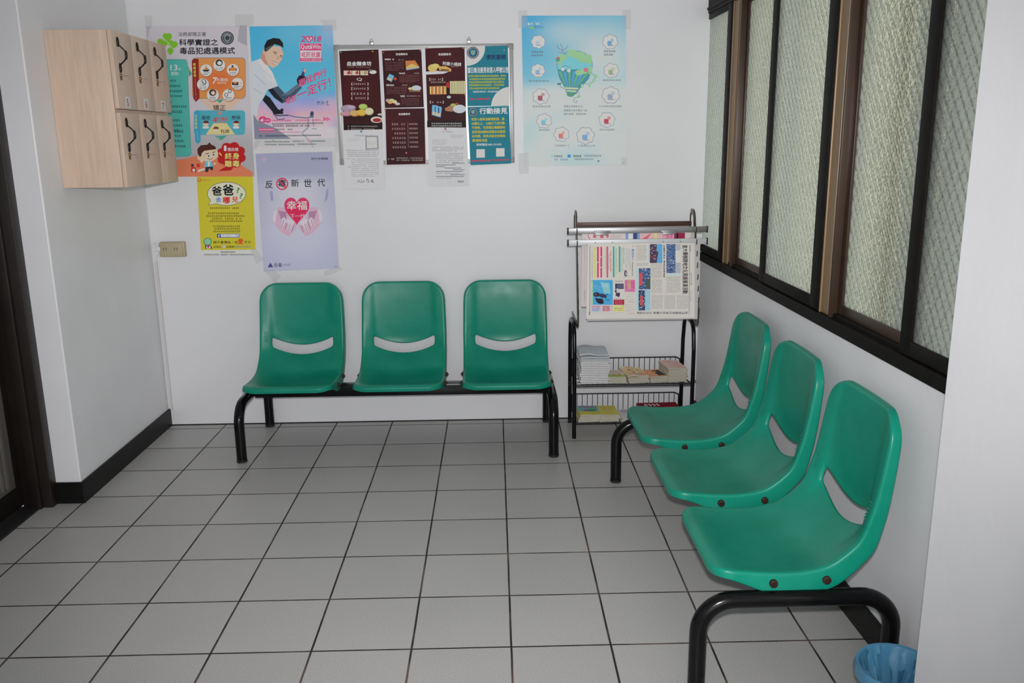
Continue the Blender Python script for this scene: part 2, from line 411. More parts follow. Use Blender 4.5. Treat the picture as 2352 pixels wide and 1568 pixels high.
# bronze posts between the window units: a recessed golden face with a dark lip on the near side
for k, (u0, u1) in enumerate(((0.432, 0.600), (1.765, 1.890))):
    b = B()
    box(b, 0.006, 0.10, -u0 - 0.088, -u0 + .004, 1.0, 2.31, 0.004)
    box(b, 0.000, 0.02, -u0 - 0.028, -u0 - .018, 1.0, 2.31, 0.003)
    p4 = S('trim_%d' % (4 + k), b, M['frame_gold']); WR(p4)
    b = B(); box(b, -0.002, 0.10, -u1 - 0.002, -u1 + 0.014, 1.0, 2.31, 0.002); box(b, 0.022, 0.10, -u1 + .012, -u0 - .088, 1.0, 2.31, 0.002)
    finish(b, 'lip', M['frame_brown'], p4)
def sash(parent, u0, u1, x, rail=0.045, st0=0.03, st1=0.03, m=M['frame_black'], z0=1.005, z1=2.305):
    """one sliding sash between u0 and u1 at depth x; far stile st0, near stile st1"""
    b = B()
    box(b, x, x + 0.022, -u0 - st0, -u0, z0, z1, 0.002); box(b, x, x + 0.022, -u1, -u1 + st1, z0, z1, 0.002)
    box(b, x, x + 0.022, -u1 + st1, -u0 - st0, z0, z0 + rail, 0.002); box(b, x, x + 0.022, -u1 + st1, -u0 - st0, z1 - 0.03, z1, 0.002)
    f = finish(b, 'sash_frame', m, parent)
    b = B()
    box(b, -0.003, 0.003, -u1 + st1 - 0.004, -u0 - st0 + 0.004, z0 + rail - 0.004, z1 - 0.026)
    # the glass carries its own origin so that its pattern runs along it
    for v in b.bm.verts: v.co = Vector((-v.co.y, v.co.x, v.co.z))
    g = finish(b, 'glass', M['glass'], f, smooth=False)
    g.matrix_local = Matrix.Translation((x + 0.011, 0, 0)) @ Matrix.Rotation(-math.pi / 2, 4, 'Z')
    return f
def latch(parent, u, z, x):
    b = B()
    t = bmesh.new()
    bmesh.ops.create_uvsphere(t, u_segments=16, v_segments=10, radius=1)
    _merge(b, t, 0, Matrix.Translation((x, -u, z)) @ Matrix.Diagonal((0.012, 0.022, 0.034, 1)))
    return finish(b, 'latch', M['steel'], parent)
w1 = empty('window_1', kind='structure'); w1.matrix_world = WALLR
sash(w1, -0.02, 0.440, -0.004, st0=0.0, st1=0.066)
w2 = empty('window_2', kind='structure'); w2.matrix_world = WALLR
f = sash(w2, 0.598, 1.130, 0.026, st0=0.03, st1=0.04, m=M['frame_brown']); latch(f, 1.046, 1.668, 0.018)
sash(w2, 1.075, 1.775, -0.004, st0=0.062, st1=0.075)
w3 = empty('window_3', kind='structure'); w3.matrix_world = WALLR
f = sash(w3, 1.888, 2.49, 0.026, st0=0.04, st1=0.04, m=M['frame_brown']); latch(f, 2.408, 1.680, 0.018)
sash(w3, 2.435, 3.15, -0.004, st0=0.065, st1=0.06)
# what stands just outside, seen only as soft dark bands through the glass
b = B(); box(b, 0.11, 0.20, -2.55, -2.43, 0, 3.0); box(b, 0.11, 0.20, -2.27, -2.19, 0, 3.0); box(b, 0.12, 0.20, -1.12, -1.06, 0, 3.0)
m_out = mat('outside_post', (0.035, 0.035, 0.03), 0.8)
WR(S('trim_6', b, m_out))
b = B(); box(b, 3.6, 14.0, -6.0, 9.0, -0.1, 0.0); S('ground_outside', b, mat('outside_ground', (0.34, 0.32, 0.24), 0.9, var=0.2))
b = B(); box(b, 5.05, 14.0, 3.2, 3.4, 0, 5.0); S('tint_wall_warm', b, mat('warm_tint', (0.72, 0.64, 0.48), 0.9, var=0.1))  # backdrop added beyond the glass so the near panes look yellowish
b = B(); box(b, 3.4, 5.05, 3.2, 3.4, 0, 5.0); S('tint_wall_grey', b, mat('grey_tint', (0.60, 0.66, 0.64), 0.9, var=0.1))  # added likewise, to turn the far panes grey-green
b = B(); box(b, 0.17, 1.5, -5.0, 2.0, 2.9, 3.0); WR(S('sun_shade_slab', b, mat('shade_slab_concrete', (0.45, 0.45, 0.43), 0.9)))  # unseen roof slab added to keep the sun off the panes

# ------------------------------------------------------------------ waiting benches
def lerp_table(tab, x):
    if x <= tab[0][0]: return tab[0][1]
    for (a, u), (c, w) in zip(tab, tab[1:]):
        if x <= c: return u + (w - u) * (x - a) / (c - a)
    return tab[-1][1]
PROF = [(.590, .386), (.565, .394), (.52, .391), (.46, .385), (.40, .381), (.33, .383), (.27, .393), (.215, .416), (.175, .452), (.150, .50), (.134, .55), (.121, .60), (.107, .68), (.096, .76), (.086, .83), (.083, .855)]
def catmull(P, n=10):
    out = []
    for i in range(len(P) - 1):
        p0, p1, p2, p3 = P[max(i - 1, 0)], P[i], P[i + 1], P[min(i + 2, len(P) - 1)]
        for k in range(n):
            t = k / n
            out.append(tuple(0.5 * ((2 * b_) + (-a + c) * t + (2 * a - 5 * b_ + 4 * c - d_) * t * t + (-a + 3 * b_ - 3 * c + d_) * t ** 3) for a, b_, c, d_ in zip(p0, p1, p2, p3)))
    out.append(P[-1]); return out
_pp = catmull(PROF); _ss = [0.0]
for a_, c_ in zip(_pp, _pp[1:]): _ss.append(_ss[-1] + math.dist(a_, c_))
STOT = _ss[-1]
def prof(s):
    s = max(0, min(STOT, s))
    for i in range(len(_ss) - 1):
        if s <= _ss[i + 1]:
            t = (s - _ss[i]) / (_ss[i + 1] - _ss[i]); a, c = _pp[i], _pp[i + 1]
            return a[0] + (c[0] - a[0]) * t, a[1] + (c[1] - a[1]) * t
    return _pp[-1]
def s_at_z(z):
    for i in range(len(_ss) - 1):
        if _pp[i][0] < .25 and _pp[i][1] <= z <= _pp[i + 1][1]:
            return _ss[i] + (_ss[i + 1] - _ss[i]) * (z - _pp[i][1]) / (_pp[i + 1][1] - _pp[i][1])
SL, SU = s_at_z(.513), s_at_z(.565)
HW, SLOT = 0.233, 0.176
RF, RT = 0.062, 0.088
def width(s):
    w = HW - 0.006 * max(0, (s - SU) / (STOT - SU)) - 0.004 * max(0, 1 - s / 0.2)
    if s < RF: w -= RF - math.sqrt(max(0, RF * RF - (RF - s) ** 2))
    if s > STOT - RT: w -= RT - math.sqrt(max(0, RT * RT - (RT - (STOT - s)) ** 2))
    return w
DEPTH = [(0, .024), (.07, .030), (.12, .048), (.18, .068), (.30, .076), (.40, .066), (.50, .050), (.62, .040), (.80, .032), (STOT, .022)]
def smooth01(x): x = max(0, min(1, x)); return x * x * (3 - 2 * x)
def surf(a, s, flat=False):
    """point and frame on the shell; a across, s along from the front lip to the top of the back"""
    d, z = prof(s); d1, z1 = prof(min(STOT, s + .004)); d0, z0 = prof(max(0, s - .004))
    t = Vector((0, -(d1 - d0), z1 - z0)).normalized()   # local y = -d
    n = Vector((1, 0, 0)).cross(t).normalized()
    p = Vector((a, -d, z))
    q = max(0.0, 1 - (a / (HW * 0.97)) ** 2)
    seat = smooth01(s / .14) * (1 - smooth01((s - .34) / .2))
    back = smooth01((s - SU + .03) / .10)
    mid = smooth01((s - .40) / .1) * (1 - back)
    up_ = smooth01((s - SU) / .22)
    off = -0.017 * q * seat - (0.028 - 0.014 * up_) * q * back - 0.042 * q * mid
    panel = 1 - smooth01((abs(a) - SLOT + .012) / .020)
    lip = math.exp(-((s - SU) / .03) ** 2) if s >= SU - .001 else 0
    off += panel * (0.003 * lip - 0.005 * back * (1 - lip) - 0.013 * math.exp(-((s - (SL + SU) / 2) / .075) ** 2))
    return p + n * off, t, n
def make_shell_mesh():
    rows = [0, .006, .018, .036, .062, .095, .13, .17, .215, .26, .30, .335, .365]
    rows = [r for r in rows if r < SL - .06] + [SL - .055, SL - .032, SL - .012, SL, SU, SU + .008, SU + .024, SU + .05, SU + .085, SU + .125]
    rest = STOT - RT
    rows = [r for r in rows if r < rest] + [rest + RT * math.sin(math.radians(x)) for x in (0, 20, 38, 54, 68, 80, 90)]
    rows = sorted(set(rows)); vs = [0, .2, .4, .58, .70, SLOT / HW, .82, .90, .96, 1]
    vs = [-v for v in vs[:0:-1]] + vs
    iL, iU = rows.index(SL), rows.index(SU)
    bm = bmesh.new(); G = []; frames = {}
    cl = bm.verts.layers.float.new('crease_vert'); ce = bm.edges.layers.float.new('crease_edge')
    for ri, s in enumerate(rows):
        row = []
        for v in vs:
            a = v * width(s)
            amp = 0
            if s <= SL: amp = max(0, 1 - (SL - s) / .15) ** 1.5
            else: amp = max(0, 1 - (s - SU) / .17) ** 1.5
            dip = (0.041 if s <= SL else 0.045) * amp * max(0, 1 - (a / SLOT) ** 2)
            p, t, n = surf(a, s - dip)
            vert = bm.verts.new(p); row.append(vert); frames[vert] = (a, s - dip, t, n)
        G.append(row)
    j0, j1 = vs.index(-SLOT / HW), vs.index(SLOT / HW)
    for r in range(len(rows) - 1):
        for c in range(len(vs) - 1):
            if r == iL and j0 <= c < j1: continue
            bm.faces.new((G[r][c], G[r][c + 1], G[r + 1][c + 1], G[r + 1][c]))
    # rolled skirt all round
    loop = [G[r][0] for r in range(len(rows))] + G[-1][1:] + [G[r][-1] for r in range(len(rows) - 2, -1, -1)] + G[0][-2:0:-1]
    nl = len(loop)
    ring = loop
    fl = [(frames[v][0], frames[v][1]) for v in loop]
    outs = []
    for i in range(nl):
        ax, sx = fl[(i - 1) % nl]; bx, ex = fl[(i + 1) % nl]
        ta, ts = bx - ax, ex - sx; L_ = math.hypot(ta, ts) or 1
        outs.append((-ts / L_, ta / L_))                # left of travel = outward for this winding
    rr = 0.009
    for th, extra in ((35, 0), (70, 0), (90, .15), (90, .6), (90, 1.0)):
        new = []
        for i, v in enumerate(loop):
            a, s, t, n = frames[v]; oa, os_ = outs[i]
            o3 = Vector((1, 0, 0)) * oa + t * os_
            th_ = math.radians(th); dep = lerp_table(DEPTH, s)
            p = v.co + o3 * (rr * math.sin(th_) + 0.003 * extra) - n * (rr * (1 - math.cos(th_)) + max(0.0, dep - rr) * extra)
            new.append(bm.verts.new(p))
        for i in range(nl):
            k = (i + 1) % nl
            bm.faces.new((ring[i], ring[k], new[k], new[i]))
        ring = new
    # thick lip round the slot
    hole = [G[iU][c] for c in range(j0, j1 + 1)] + [G[iL][c] for c in range(j1, j0 - 1, -1)]
    hn = [bm.verts.new(v.co - frames[v][3] * 0.013 + frames[v][2] * (0.002 if i <= j1 - j0 else -0.002)) for i, v in enumerate(hole)]
    for i in range(len(hole)):
        k = (i + 1) % len(hole); bm.faces.new((hole[k], hole[i], hn[i], hn[k]))
    for v in (G[iU][j0], G[iU][j1], G[iL][j0], G[iL][j1]): v[cl] = 1.0
    hs = set(hole)
    for e in bm.edges:
        if e.verts[0] in hs and e.verts[1] in hs: e[ce] = .7
    bmesh.ops.recalc_face_normals(bm, faces=bm.faces)
    f = min(bm.faces, key=lambda f_: (f_.calc_center_median() - Vector((0, -.4, .37))).length)
    if f.normal.z < 0: bmesh.ops.reverse_faces(bm, faces=bm.faces)
    me = bpy.data.meshes.new('seat_shell'); bm.to_mesh(me); bm.free()
    for p in me.polygons: p.use_smooth = True
    tmp = bpy.data.objects.new('tmp', me); COL.objects.link(tmp)
    md = tmp.modifiers.new('s', 'SOLIDIFY'); md.thickness = 0.004; md.offset = -1
    md = tmp.modifiers.new('u', 'SUBSURF'); md.levels = 1; md.render_levels = 1
    dg = bpy.context.evaluated_depsgraph_get()
    m2 = bpy.data.meshes.new_from_object(tmp.evaluated_get(dg)); m2.name = 'seat_shell'
    bpy.data.objects.remove(tmp)
    # five little grip ribs on either side of the slot
    bm = bmesh.new(); bm.from_mesh(m2); bb = B(); bb.bm.free(); bb.bm = bm
    for sg in (-1, 1):
        for k in range(6):
            s = SU - .028 + k * .0105
            p, t, n = surf(sg * .2085, s)
            mtx = Matrix((Vector((1, 0, 0)), t, n)).transposed().to_4x4(); mtx.translation = p
            box(bb, -.0145, .0145, -.0022, .0022, -.003, .0024, .001, mtx=mtx)
    bm.to_mesh(m2); bm.free()
    m2.materials.clear(); m2.materials.append(M['green'])
    for p in m2.polygons: p.use_smooth = True
    return m2
SHELL = make_shell_mesh()
SPAN, PITCH = 0.8275, 0.584
FOOT_F, FOOT_B = 0.632, 0.042
def make_bench(label):
    root = empty('waiting_bench', label=label, cat='bench', group='green three-seat waiting benches')
    b = B()
    box(b, -SPAN + .012, SPAN - .012, -.350, -.280, .266, .330, .005)
    finish(b, 'beam', M['tube'], root)
    for sx in (-SPAN, SPAN):
        b = B()
        path = fillet([(sx, -FOOT_F, 0.004), (sx, -FOOT_F, .302), (sx, -FOOT_B, .302), (sx, -FOOT_B, 0.004)], .105, 10)
        tube(b, path, .0265, 18, up=(1, 0, 0))
        fr = finish(b, 'leg_frame', M['tube'], root, angle=60)
        for dd in (FOOT_F, FOOT_B):
            b = B(); lathe(b, [(0, 0), (.0262, 0), (.0278, .002), (.0278, .012), (.0268, .013)], sx, -dd, 20)
            finish(b, 'foot_cap', M['rubber'], fr)
    for k in (-1, 0, 1):
        sh = bpy.data.objects.new('seat_shell', SHELL); COL.objects.link(sh); sh.parent = root; sh.location = (k * PITCH, 0, 0)
        b = B()                                        # steel bracket carrying the shell on the beam
        box(b, -.218, .218, -.385, -.255, .3305, .336, .001)
        for sg in (-1, 1): box(b, sg * .226 - .003, sg * .226 + .003, -.42, -.22, .3305, .362, .001)
        finish(b, 'bracket', M['tube'], sh)
        for sg in (-1, 1):
            for dd, z in ((.412, .352), (.252, .359)):
                b = B()
                lathe(b, [(0, .0135), (.004, .013), (.0055, .010), (.006, .0075), (.010, .0075), (.0125, .006), (.013, 0), (.013, -.006)], n=16,
                      mtx=Matrix.Translation((sg * .2445, -dd, z)) @ Matrix.Rotation(sg * math.pi / 2, 4, 'Y'))
                finish(b, 'bolt', M['bolt'], sh)
    return root
bench = make_bench('three green plastic seats on a black tube bench against the back wall under the posters')
bench.location = (1.434, YB, 0)
bench2 = copy_tree(bench)
bench2['label'] = 'three green plastic seats on a black tube bench along the right wall under the windows'
bench2.location = (3.183, -1.747, 0); bench2.rotation_euler = (0, 0, -math.pi / 2 + 0.010)

# ------------------------------------------------------------------ locker cabinet on the left wall
CABY0, CABY1, CABZ0, CABZ1, CABX = -0.868, -0.215, 1.456, 2.139, 0.272
cab = empty('locker_cabinet', (0.0, (CABY0 + CABY1) / 2, CABZ0), label='pale wooden six-door locker cabinet hanging on the left wall', cat='cabinet')
oy, oz = -cab.location.y, -CABZ0
b = B()
th = .016
box(b, 0.001, CABX, CABY0 + oy, CABY0 + th + oy, 0, CABZ1 + oz, .001)
box(b, 0.001, CABX, CABY1 - th + oy, CABY1 + oy, 0, CABZ1 + oz, .001)
box(b, 0.001, CABX, CABY0 + th + oy, CABY1 - th + oy, 0, th, .001)
box(b, 0.001, CABX, CABY0 + th + oy, CABY1 - th + oy, CABZ1 - th + oz, CABZ1 + oz, .001)
box(b, 0.001, .010, CABY0 + th + oy, CABY1 - th + oy, th, CABZ1 - th + oz)
box(b, 0.010, CABX, CABY0 + th + oy, CABY1 - th + oy, .330, .346)
finish(b, 'carcass', M['wood'], cab)
dw = (CABY1 - CABY0) / 3
def digit_bm(txt, h):
    cu = bpy.data.curves.new('t', 'FONT'); cu.body = txt; cu.size = 1; cu.resolution_u = 3; cu.offset = .012
    o = bpy.data.objects.new('t', cu); COL.objects.link(o)
    me = bpy.data.meshes.new_from_object(o.evaluated_get(bpy.context.evaluated_depsgraph_get()))
    bpy.data.objects.remove(o); bpy.data.curves.remove(cu)
    return me
for row in (1, 0):
    z0, z1 = ((.3475, CABZ1 + oz), (.0, .330))[row == 0]
    for k in range(3):
        y0 = CABY0 + oy + k * dw
        b = B(); box(b, CABX + .002, CABX + .020, y0 + .0015, y0 + dw - .0015, z0, z1, .0012)
        # front edge banding is a lighter tone
        b.bm.faces.ensure_lookup_table()
        dr = finish(b, 'door', M['wood'], cab)
        xf = CABX + .020
        zh = z1 - .030 if row else z1 - .026
        hy = y0 + .055
        b = B()                                        # bow handle with spade ends
        zt, zb = zh, zh - .142
        path = [(xf + .006, hy, zt - .028), (xf + .012, hy + .004, zt - .036), (xf + .024, hy + .012, zt - .050), (xf + .030, hy + .016, (zt + zb) / 2), (xf + .024, hy + .012, zb + .050), (xf + .012, hy + .004, zb + .036), (xf + .006, hy, zb + .028)]
        tube(b, fillet(path, .02, 4), .0032, 8)
        t = bmesh.new(); bmesh.ops.create_uvsphere(t, u_segments=12, v_segments=8, radius=1)
        _merge(b, t, 0, Matrix.Translation((xf + .004, hy, zt - .016)) @ Matrix.Diagonal((.006, .0085, .022, 1)))
        t = bmesh.new(); bmesh.ops.create_uvsphere(t, u_segments=12, v_segments=8, radius=1)
        _merge(b, t, 0, Matrix.Translation((xf + .004, hy, zb + .014)) @ Matrix.Diagonal((.006, .0085, .022, 1)))
        t = bmesh.new(); bmesh.ops.create_uvsphere(t, u_segments=12, v_segments=8, radius=1)
        _merge(b, t, 0, Matrix.Translation((xf + .029, hy + .016, (zt + zb) / 2)) @ Matrix.Diagonal((.006, .006, .020, 1)))
        finish(b, 'handle', M['handle'], dr)
        zl = zb - .018
        b = B(); lathe(b, [(0, .007), (.006, .007), (.008, .004), (.008, 0)], n=14, mtx=Matrix.Translation((xf, hy, zl)) @ Matrix.Rotation(math.pi / 2, 4, 'Y'))
        lathe(b, [(0, .005), (.007, .005), (.007, 0)], n=12, mtx=Matrix.Translation((xf, hy, zl - .014)) @ Matrix.Rotation(math.pi / 2, 4, 'Y'))
        finish(b, 'lock', M['brass'], dr)
        b = B()                                        # small key left in the lock
        tube(b, [(xf + .005, hy, zl), (xf + .030, hy + .002, zl - .001)], .0012, 8)
        ring = [(xf + .036, hy + .002 + .007 * math.sin(2 * math.pi * i / 14), zl - .006 + .008 * math.cos(2 * math.pi * i / 14)) for i in range(15)]
        tube(b, ring, .0010, 6, up=(1, 0, 0))
        finish(b, 'key', M['steel'], dr)
        if row:
            b = B(); box(b, xf, xf + .0008, y0 + .108 - .028, y0 + .108 + .022, z0 + .006, z0 + .056)
            st = finish(b, 'number_sticker', M['paper'], dr, smooth=False)
            me = digit_bm('567'[k], 1)
            b = B(); b.keep = True; t = bmesh.new(); t.from_mesh(me)
            _merge(b, t, 0, Matrix(((0, 0, 1, xf + .0011), (.046, 0, 0, y0 + .108 - .018), (0, .046, 0, z0 + .014), (0, 0, 0, 1))))
            nb = finish(b, 'numeral', mat('red_numeral', lin((190, 30, 60)), 0.6), dr, smooth=False)

# ------------------------------------------------------------------ socket and trunking on the back wall
so = empty('power_socket', (.128, YB, 1.060), label='beige double power socket box low on the back wall near the left corner', cat='socket')
b = B(); box(b, -.070, .070, -.030, 0, -.043, .043, .005); finish(b, 'back_box', M['beige'], so)
b = B(); box(b, -.073, .058, -.036, -.029, -.040, .037, .003); fp = finish(b, 'face_plate', M['beige'], so)
for x in (-.040, .022):
    for dx in (-.007, .007):
        b = B(); box(b, x + dx - .0015, x + dx + .0015, -.0366, -.0355, -.004, .012); finish(b, 'slot', M['beige_dark'], fp)
pl = empty('hanging_tag', (.050, YB - .037, 1.065), label='small white tag and loop hooked over the left end of the socket box', cat='tag')
b = B(); ringp = [(.0 + .011 * math.cos(2 * math.pi * i / 16) - .010, -.004, .022 + .014 * math.sin(2 * math.pi * i / 16)) for i in range(17)]
tube(b, ringp, .0035, 8, up=(0, 1, 0)); finish(b, 'loop', M['white_plastic'], pl)
b = B(); box(b, -.016, .014, -.006, -.001, -.012, .012, .003); finish(b, 'tag_plate', M['white_plastic'], pl)
b = B(); tube(b, fillet([(.052, YB - .02, 1.04), (.034, YB - .012, 1.028), (.022, YB - .006, 1.0), (.020, YB - .005, .985)], .01), .0025, 8)
tag(finish(b, 'cable', M['white_plastic']), 'thin white cable curling from the socket box down into the corner trunking', 'cable')
b = B(); box(b, .012, .026, YB - .012, YB, .10, .990, .002); S('trim_7', b, M['trunk'])
# ------------------------------------------------------------------ printing: flat coloured shapes laid on a sheet
H_WALL = (0.0023114399181753775, -0.0002470530278678828, -0.6641532136537303, -4.284414835009807e-05, -0.002447003073885427, 2.4061703323540238, -1.0170113415706904e-05, -0.00010705471566280222, 1.0)
def wall_pt(u, v):                                     # homography: image pixels -> metres on the back wall
    h = H_WALL; w = h[6] * u + h[7] * v + 1
    return (h[0] * u + h[1] * v + h[2]) / w, (h[3] * u + h[4] * v + h[5]) / w
_glyph = {}
def glyphs(s):
    key = s
    if key not in _glyph:
        cu = bpy.data.curves.new('t', 'FONT'); cu.body = s; cu.size = 1; cu.resolution_u = 2; cu.offset = 0
        o = bpy.data.objects.new('t', cu); COL.objects.link(o)
        me = bpy.data.meshes.new_from_object(o.evaluated_get(bpy.context.evaluated_depsgraph_get()))
        vs = [(v.co.x, v.co.y) for v in me.vertices]; fs = [tuple(p.vertices) for p in me.polygons]
        bpy.data.objects.remove(o); bpy.data.curves.remove(cu); bpy.data.meshes.remove(me)
        if not vs: vs = [(0, 0), (1, 1)]
        xs = [v[0] for v in vs]; ys = [v[1] for v in vs]
        _glyph[key] = (vs, fs, min(xs), max(xs), min(ys), max(ys))
    return _glyph[key]
class Art:
    """shapes in image pixels (booklet covers: fractions of the cover); 'to3' turns (u, v, layer) into a point"""
    def __init__(s, to3): s.to3 = to3; s.v = []; s.f = []; s.c = []; s.o = (0, 0, 1.0); s.lay = 0; s.bb = []
    def frame(s, u0, v0, k): s.o = (u0, v0, float(k)); return s
    def P(s, x, y): return (s.o[0] + x / s.o[2], s.o[1] + y / s.o[2])
    def up(s, pts):
        """lowest printing layer that clears everything already printed there"""
        q = [s.P(*p) for p in pts]; x0 = min(p[0] for p in q); x1 = max(p[0] for p in q); y0 = min(p[1] for p in q); y1 = max(p[1] for p in q)
        s.lay = 1 + max([k for a, b_, c, d, k in s.bb if a < x1 and c > x0 and b_ < y1 and d > y0] or [0])
        s.bb.append((x0, y0, x1, y1, s.lay))
    def poly(s, pts, col, up=True):
        if up: s.up(pts)
        i0 = len(s.v)
        for p in pts:
            u, v = s.P(*p); s.v.append(s.to3(u, v, s.lay))
        s.f.append(tuple(range(i0, i0 + len(pts)))); c = alb(col); s.c.append([c] * len(pts))
    def rect(s, x0, y0, x1, y1, col, sl=0.0, up=True): s.poly([(x0, y0), (x1, y0 + sl * (x1 - x0)), (x1, y1 + sl * (x1 - x0)), (x0, y1)], col, up)
    def rrect(s, x0, y0, x1, y1, r, col, sl=0.0):
        pts = []
        for cx, cy, a0 in ((x1 - r, y0 + r, -90), (x1 - r, y1 - r, 0), (x0 + r, y1 - r, 90), (x0 + r, y0 + r, 180)):
            for k in range(5):
                a = math.radians(a0 + k * 22.5); x, y = cx + r * math.cos(a), cy + r * math.sin(a); pts.append((x, y + sl * (x - x0)))
        s.poly(pts, col)
    def ell(s, cx, cy, rx, ry, col, n=28, rot=0, up=True):
        c, d = math.cos(rot), math.sin(rot)
        s.poly([(cx + rx * math.cos(2 * math.pi * i / n) * c - ry * math.sin(2 * math.pi * i / n) * d, cy + rx * math.cos(2 * math.pi * i / n) * d + ry * math.sin(2 * math.pi * i / n) * c) for i in range(n)], col, up)
    def puff(s, cx, cy, rx, ry, col, n=7, ph=0.0):
        s.poly([(cx + rx * (.84 + .16 * abs(math.sin(n * t / 2 + ph))) * math.cos(t), cy + ry * (.84 + .16 * abs(math.sin(n * t / 2 + ph))) * math.sin(t)) for t in [2 * math.pi * i / 56 for i in range(56)]], col)
    def line(s, pts, w, col):
        s.up([(x - w, y - w) for x, y in pts] + [(x + w, y + w) for x, y in pts])
        for (x0, y0), (x1, y1) in zip(pts, pts[1:]):
            L = math.hypot(x1 - x0, y1 - y0) or 1; nx, ny = -(y1 - y0) / L * w / 2, (x1 - x0) / L * w / 2
            ex = ey = 0
            s.poly([(x0 + nx - ex, y0 + ny - ey), (x1 + nx + ex, y1 + ny + ey), (x1 - nx + ex, y1 - ny + ey), (x0 - nx - ex, y0 - ny - ey)], col, up=False)
    def grid(s, quad, nx, ny, fn):
        """a quad printed with a smooth picture fn(u, v) -> colour"""
        s.up(quad)
        (ax, ay), (bx, by), (cx, cy), (dx, dy) = quad; i0 = len(s.v); cols = []
        for j in range(ny + 1):
            for i in range(nx + 1):
                u, v = i / nx, j / ny
                x = (ax * (1 - u) + bx * u) * (1 - v) + (dx * (1 - u) + cx * u) * v
                y = (ay * (1 - u) + by * u) * (1 - v) + (dy * (1 - u) + cy * u) * v
                p = s.P(x, y); s.v.append(s.to3(*p, s.lay)); cols.append(alb(fn(u, v)))
        for j in range(ny):
            for i in range(nx):
                a = j * (nx + 1) + i; q = (a, a + 1, a + nx + 2, a + nx + 1)
                s.f.append(tuple(i0 + k for k in q)); s.c.append([cols[k] for k in q])
    def text(s, t, x0, y0, x1, y1, col, sl=0.0, bold=0.0, shear=0.0, rot=0, up=True):
        """the words t filling the box; rot 90 reads downwards"""
        vs, fs, gx0, gx1, gy0, gy1 = glyphs(t)
        w, h = max(gx1 - gx0, 1e-4), max(gy1 - gy0, 1e-4); c = alb(col); bd = min(bold, .034) * .9
        for k, (ox, oy) in enumerate(((-bd, 0), (bd, bd * .3), (0, -bd), (0, bd)) if bd > .003 else ((0, 0),)):
            if up or k: s.up([(x0, y0), (x1 + abs(shear) * (y1 - y0), y1), (x1, y1 + sl * (x1 - x0)), (x1, y0 + sl * (x1 - x0))])
            i0 = len(s.v)
            for gx, gy in vs:
                a, b_ = (gx + ox - gx0 + bd) / (w + 2 * bd), (gy + oy - gy0 + bd) / (h + 2 * bd)
                if rot == 90: x, y = x0 + b_ * (x1 - x0), y0 + a * (y1 - y0)
                elif rot == 180: x, y = x1 - a * (x1 - x0), y0 + b_ * (y1 - y0)
                else:
                    x, y = x0 + a * (x1 - x0) + shear * b_ * (y1 - y0), y1 - b_ * (y1 - y0)
                    y += sl * (x - x0)
                u, v = s.P(x, y); s.v.append(s.to3(u, v, s.lay))
            for f in fs: s.f.append(tuple(i0 + q for q in f)); s.c.append([c] * len(f))
    def rows(s, x0, y0, x1, n, dy, h, col, sl=0.0, cw=None, ragged=True, rot=0, fill=.78):
        """illegible small print: one little stroke cluster per character"""
        cw = cw or h * 1.1; ye = y0 + (n - 1) * dy + h
        s.up([(y0, x0), (ye, x1)] if rot else [(x0, y0), (x1, ye + sl * (x1 - x0)), (x1, y0 + sl * (x1 - x0))])
        for r in range(n):
            x, end = x0, x1 - (R.random() * (x1 - x0) * .25 if ragged and r == n - 1 else 0)
            while x < end - cw * .5:
                if R.random() < .93:
                    w = cw * fill; yy = y0 + r * dy + sl * (x - x0)
                    k = R.randint(0, 4); j = R.uniform(.2, .6)
                    segs = (((0, 0, w, h * .3), (w * j, h * .3, w * (j + .3), h * .7), (0, h * .7, w, h)), ((0, 0, w * .36, h), (w * .5, h * .1, w, h * .42), (w * .5, h * .58, w, h)), ((0, h * .08, w, h * .4), (w * .08, h * .55, w * .9, h)),
                            ((w * j, 0, w * (j + .3), h * .3), (0, h * .3, w, h * .55), (w * .1, h * .55, w * .35, h), (w * .62, h * .55, w * .9, h)), ((0, h * .1, w * .3, h * .5), (w * .4, 0, w * .7, h), (w * .7, h * .4, w, h * .9)))[k]
                    for a, b_, c, d in segs:
                        if rot: s.rect(y0 + r * dy + b_, x + a, y0 + r * dy + d, x + c, col, up=False)
                        else: s.rect(x + a, yy + b_, x + c, yy + d, col, up=False)
                x += cw
    def build(s, name, m, parent=None, extra=None):
        me = bpy.data.meshes.new(name)
        me.from_pydata(s.v, [], s.f)
        at = me.color_attributes.new('ink', 'FLOAT_COLOR', 'CORNER')
        buf = []
        for cs in s.c:
            for c in cs: buf += [c[0], c[1], c[2], 1.0]
        at.data.foreach_set('color', buf)
        me.materials.append(m)
        o = bpy.data.objects.new(name, me); COL.objects.link(o)
        if parent: o.parent = parent
        return o
STEP = 0.00010
def wall_art(lift):
    def to3(u, v, k):
        x, z = wall_pt(u, v); return (x, YB - lift - k * STEP, z)
    return Art(to3)
def lump(c, d): return tuple(max(0, min(255, x + d)) for x in c)
def mixc(a, b_, t): t = max(0, min(1, t)); return tuple(x + (y - x) * t for x, y in zip(a, b_))
def tape(parent, quad, lift):
    b = B(); ps = [wall_pt(*p) for p in quad]
    f = [b.bm.verts.new((x, YB - lift - .0003, z)) for x, z in ps]; k = [b.bm.verts.new((x, YB - lift, z)) for x, z in ps]
    b.bm.faces.new(f); b.bm.faces.new(k[::-1])
    for i in range(4): b.bm.faces.new((f[i], f[(i + 1) % 4], k[(i + 1) % 4], k[i]))
    o = finish(b, 'tape', M['tape'], smooth=False); o.parent = parent; return o

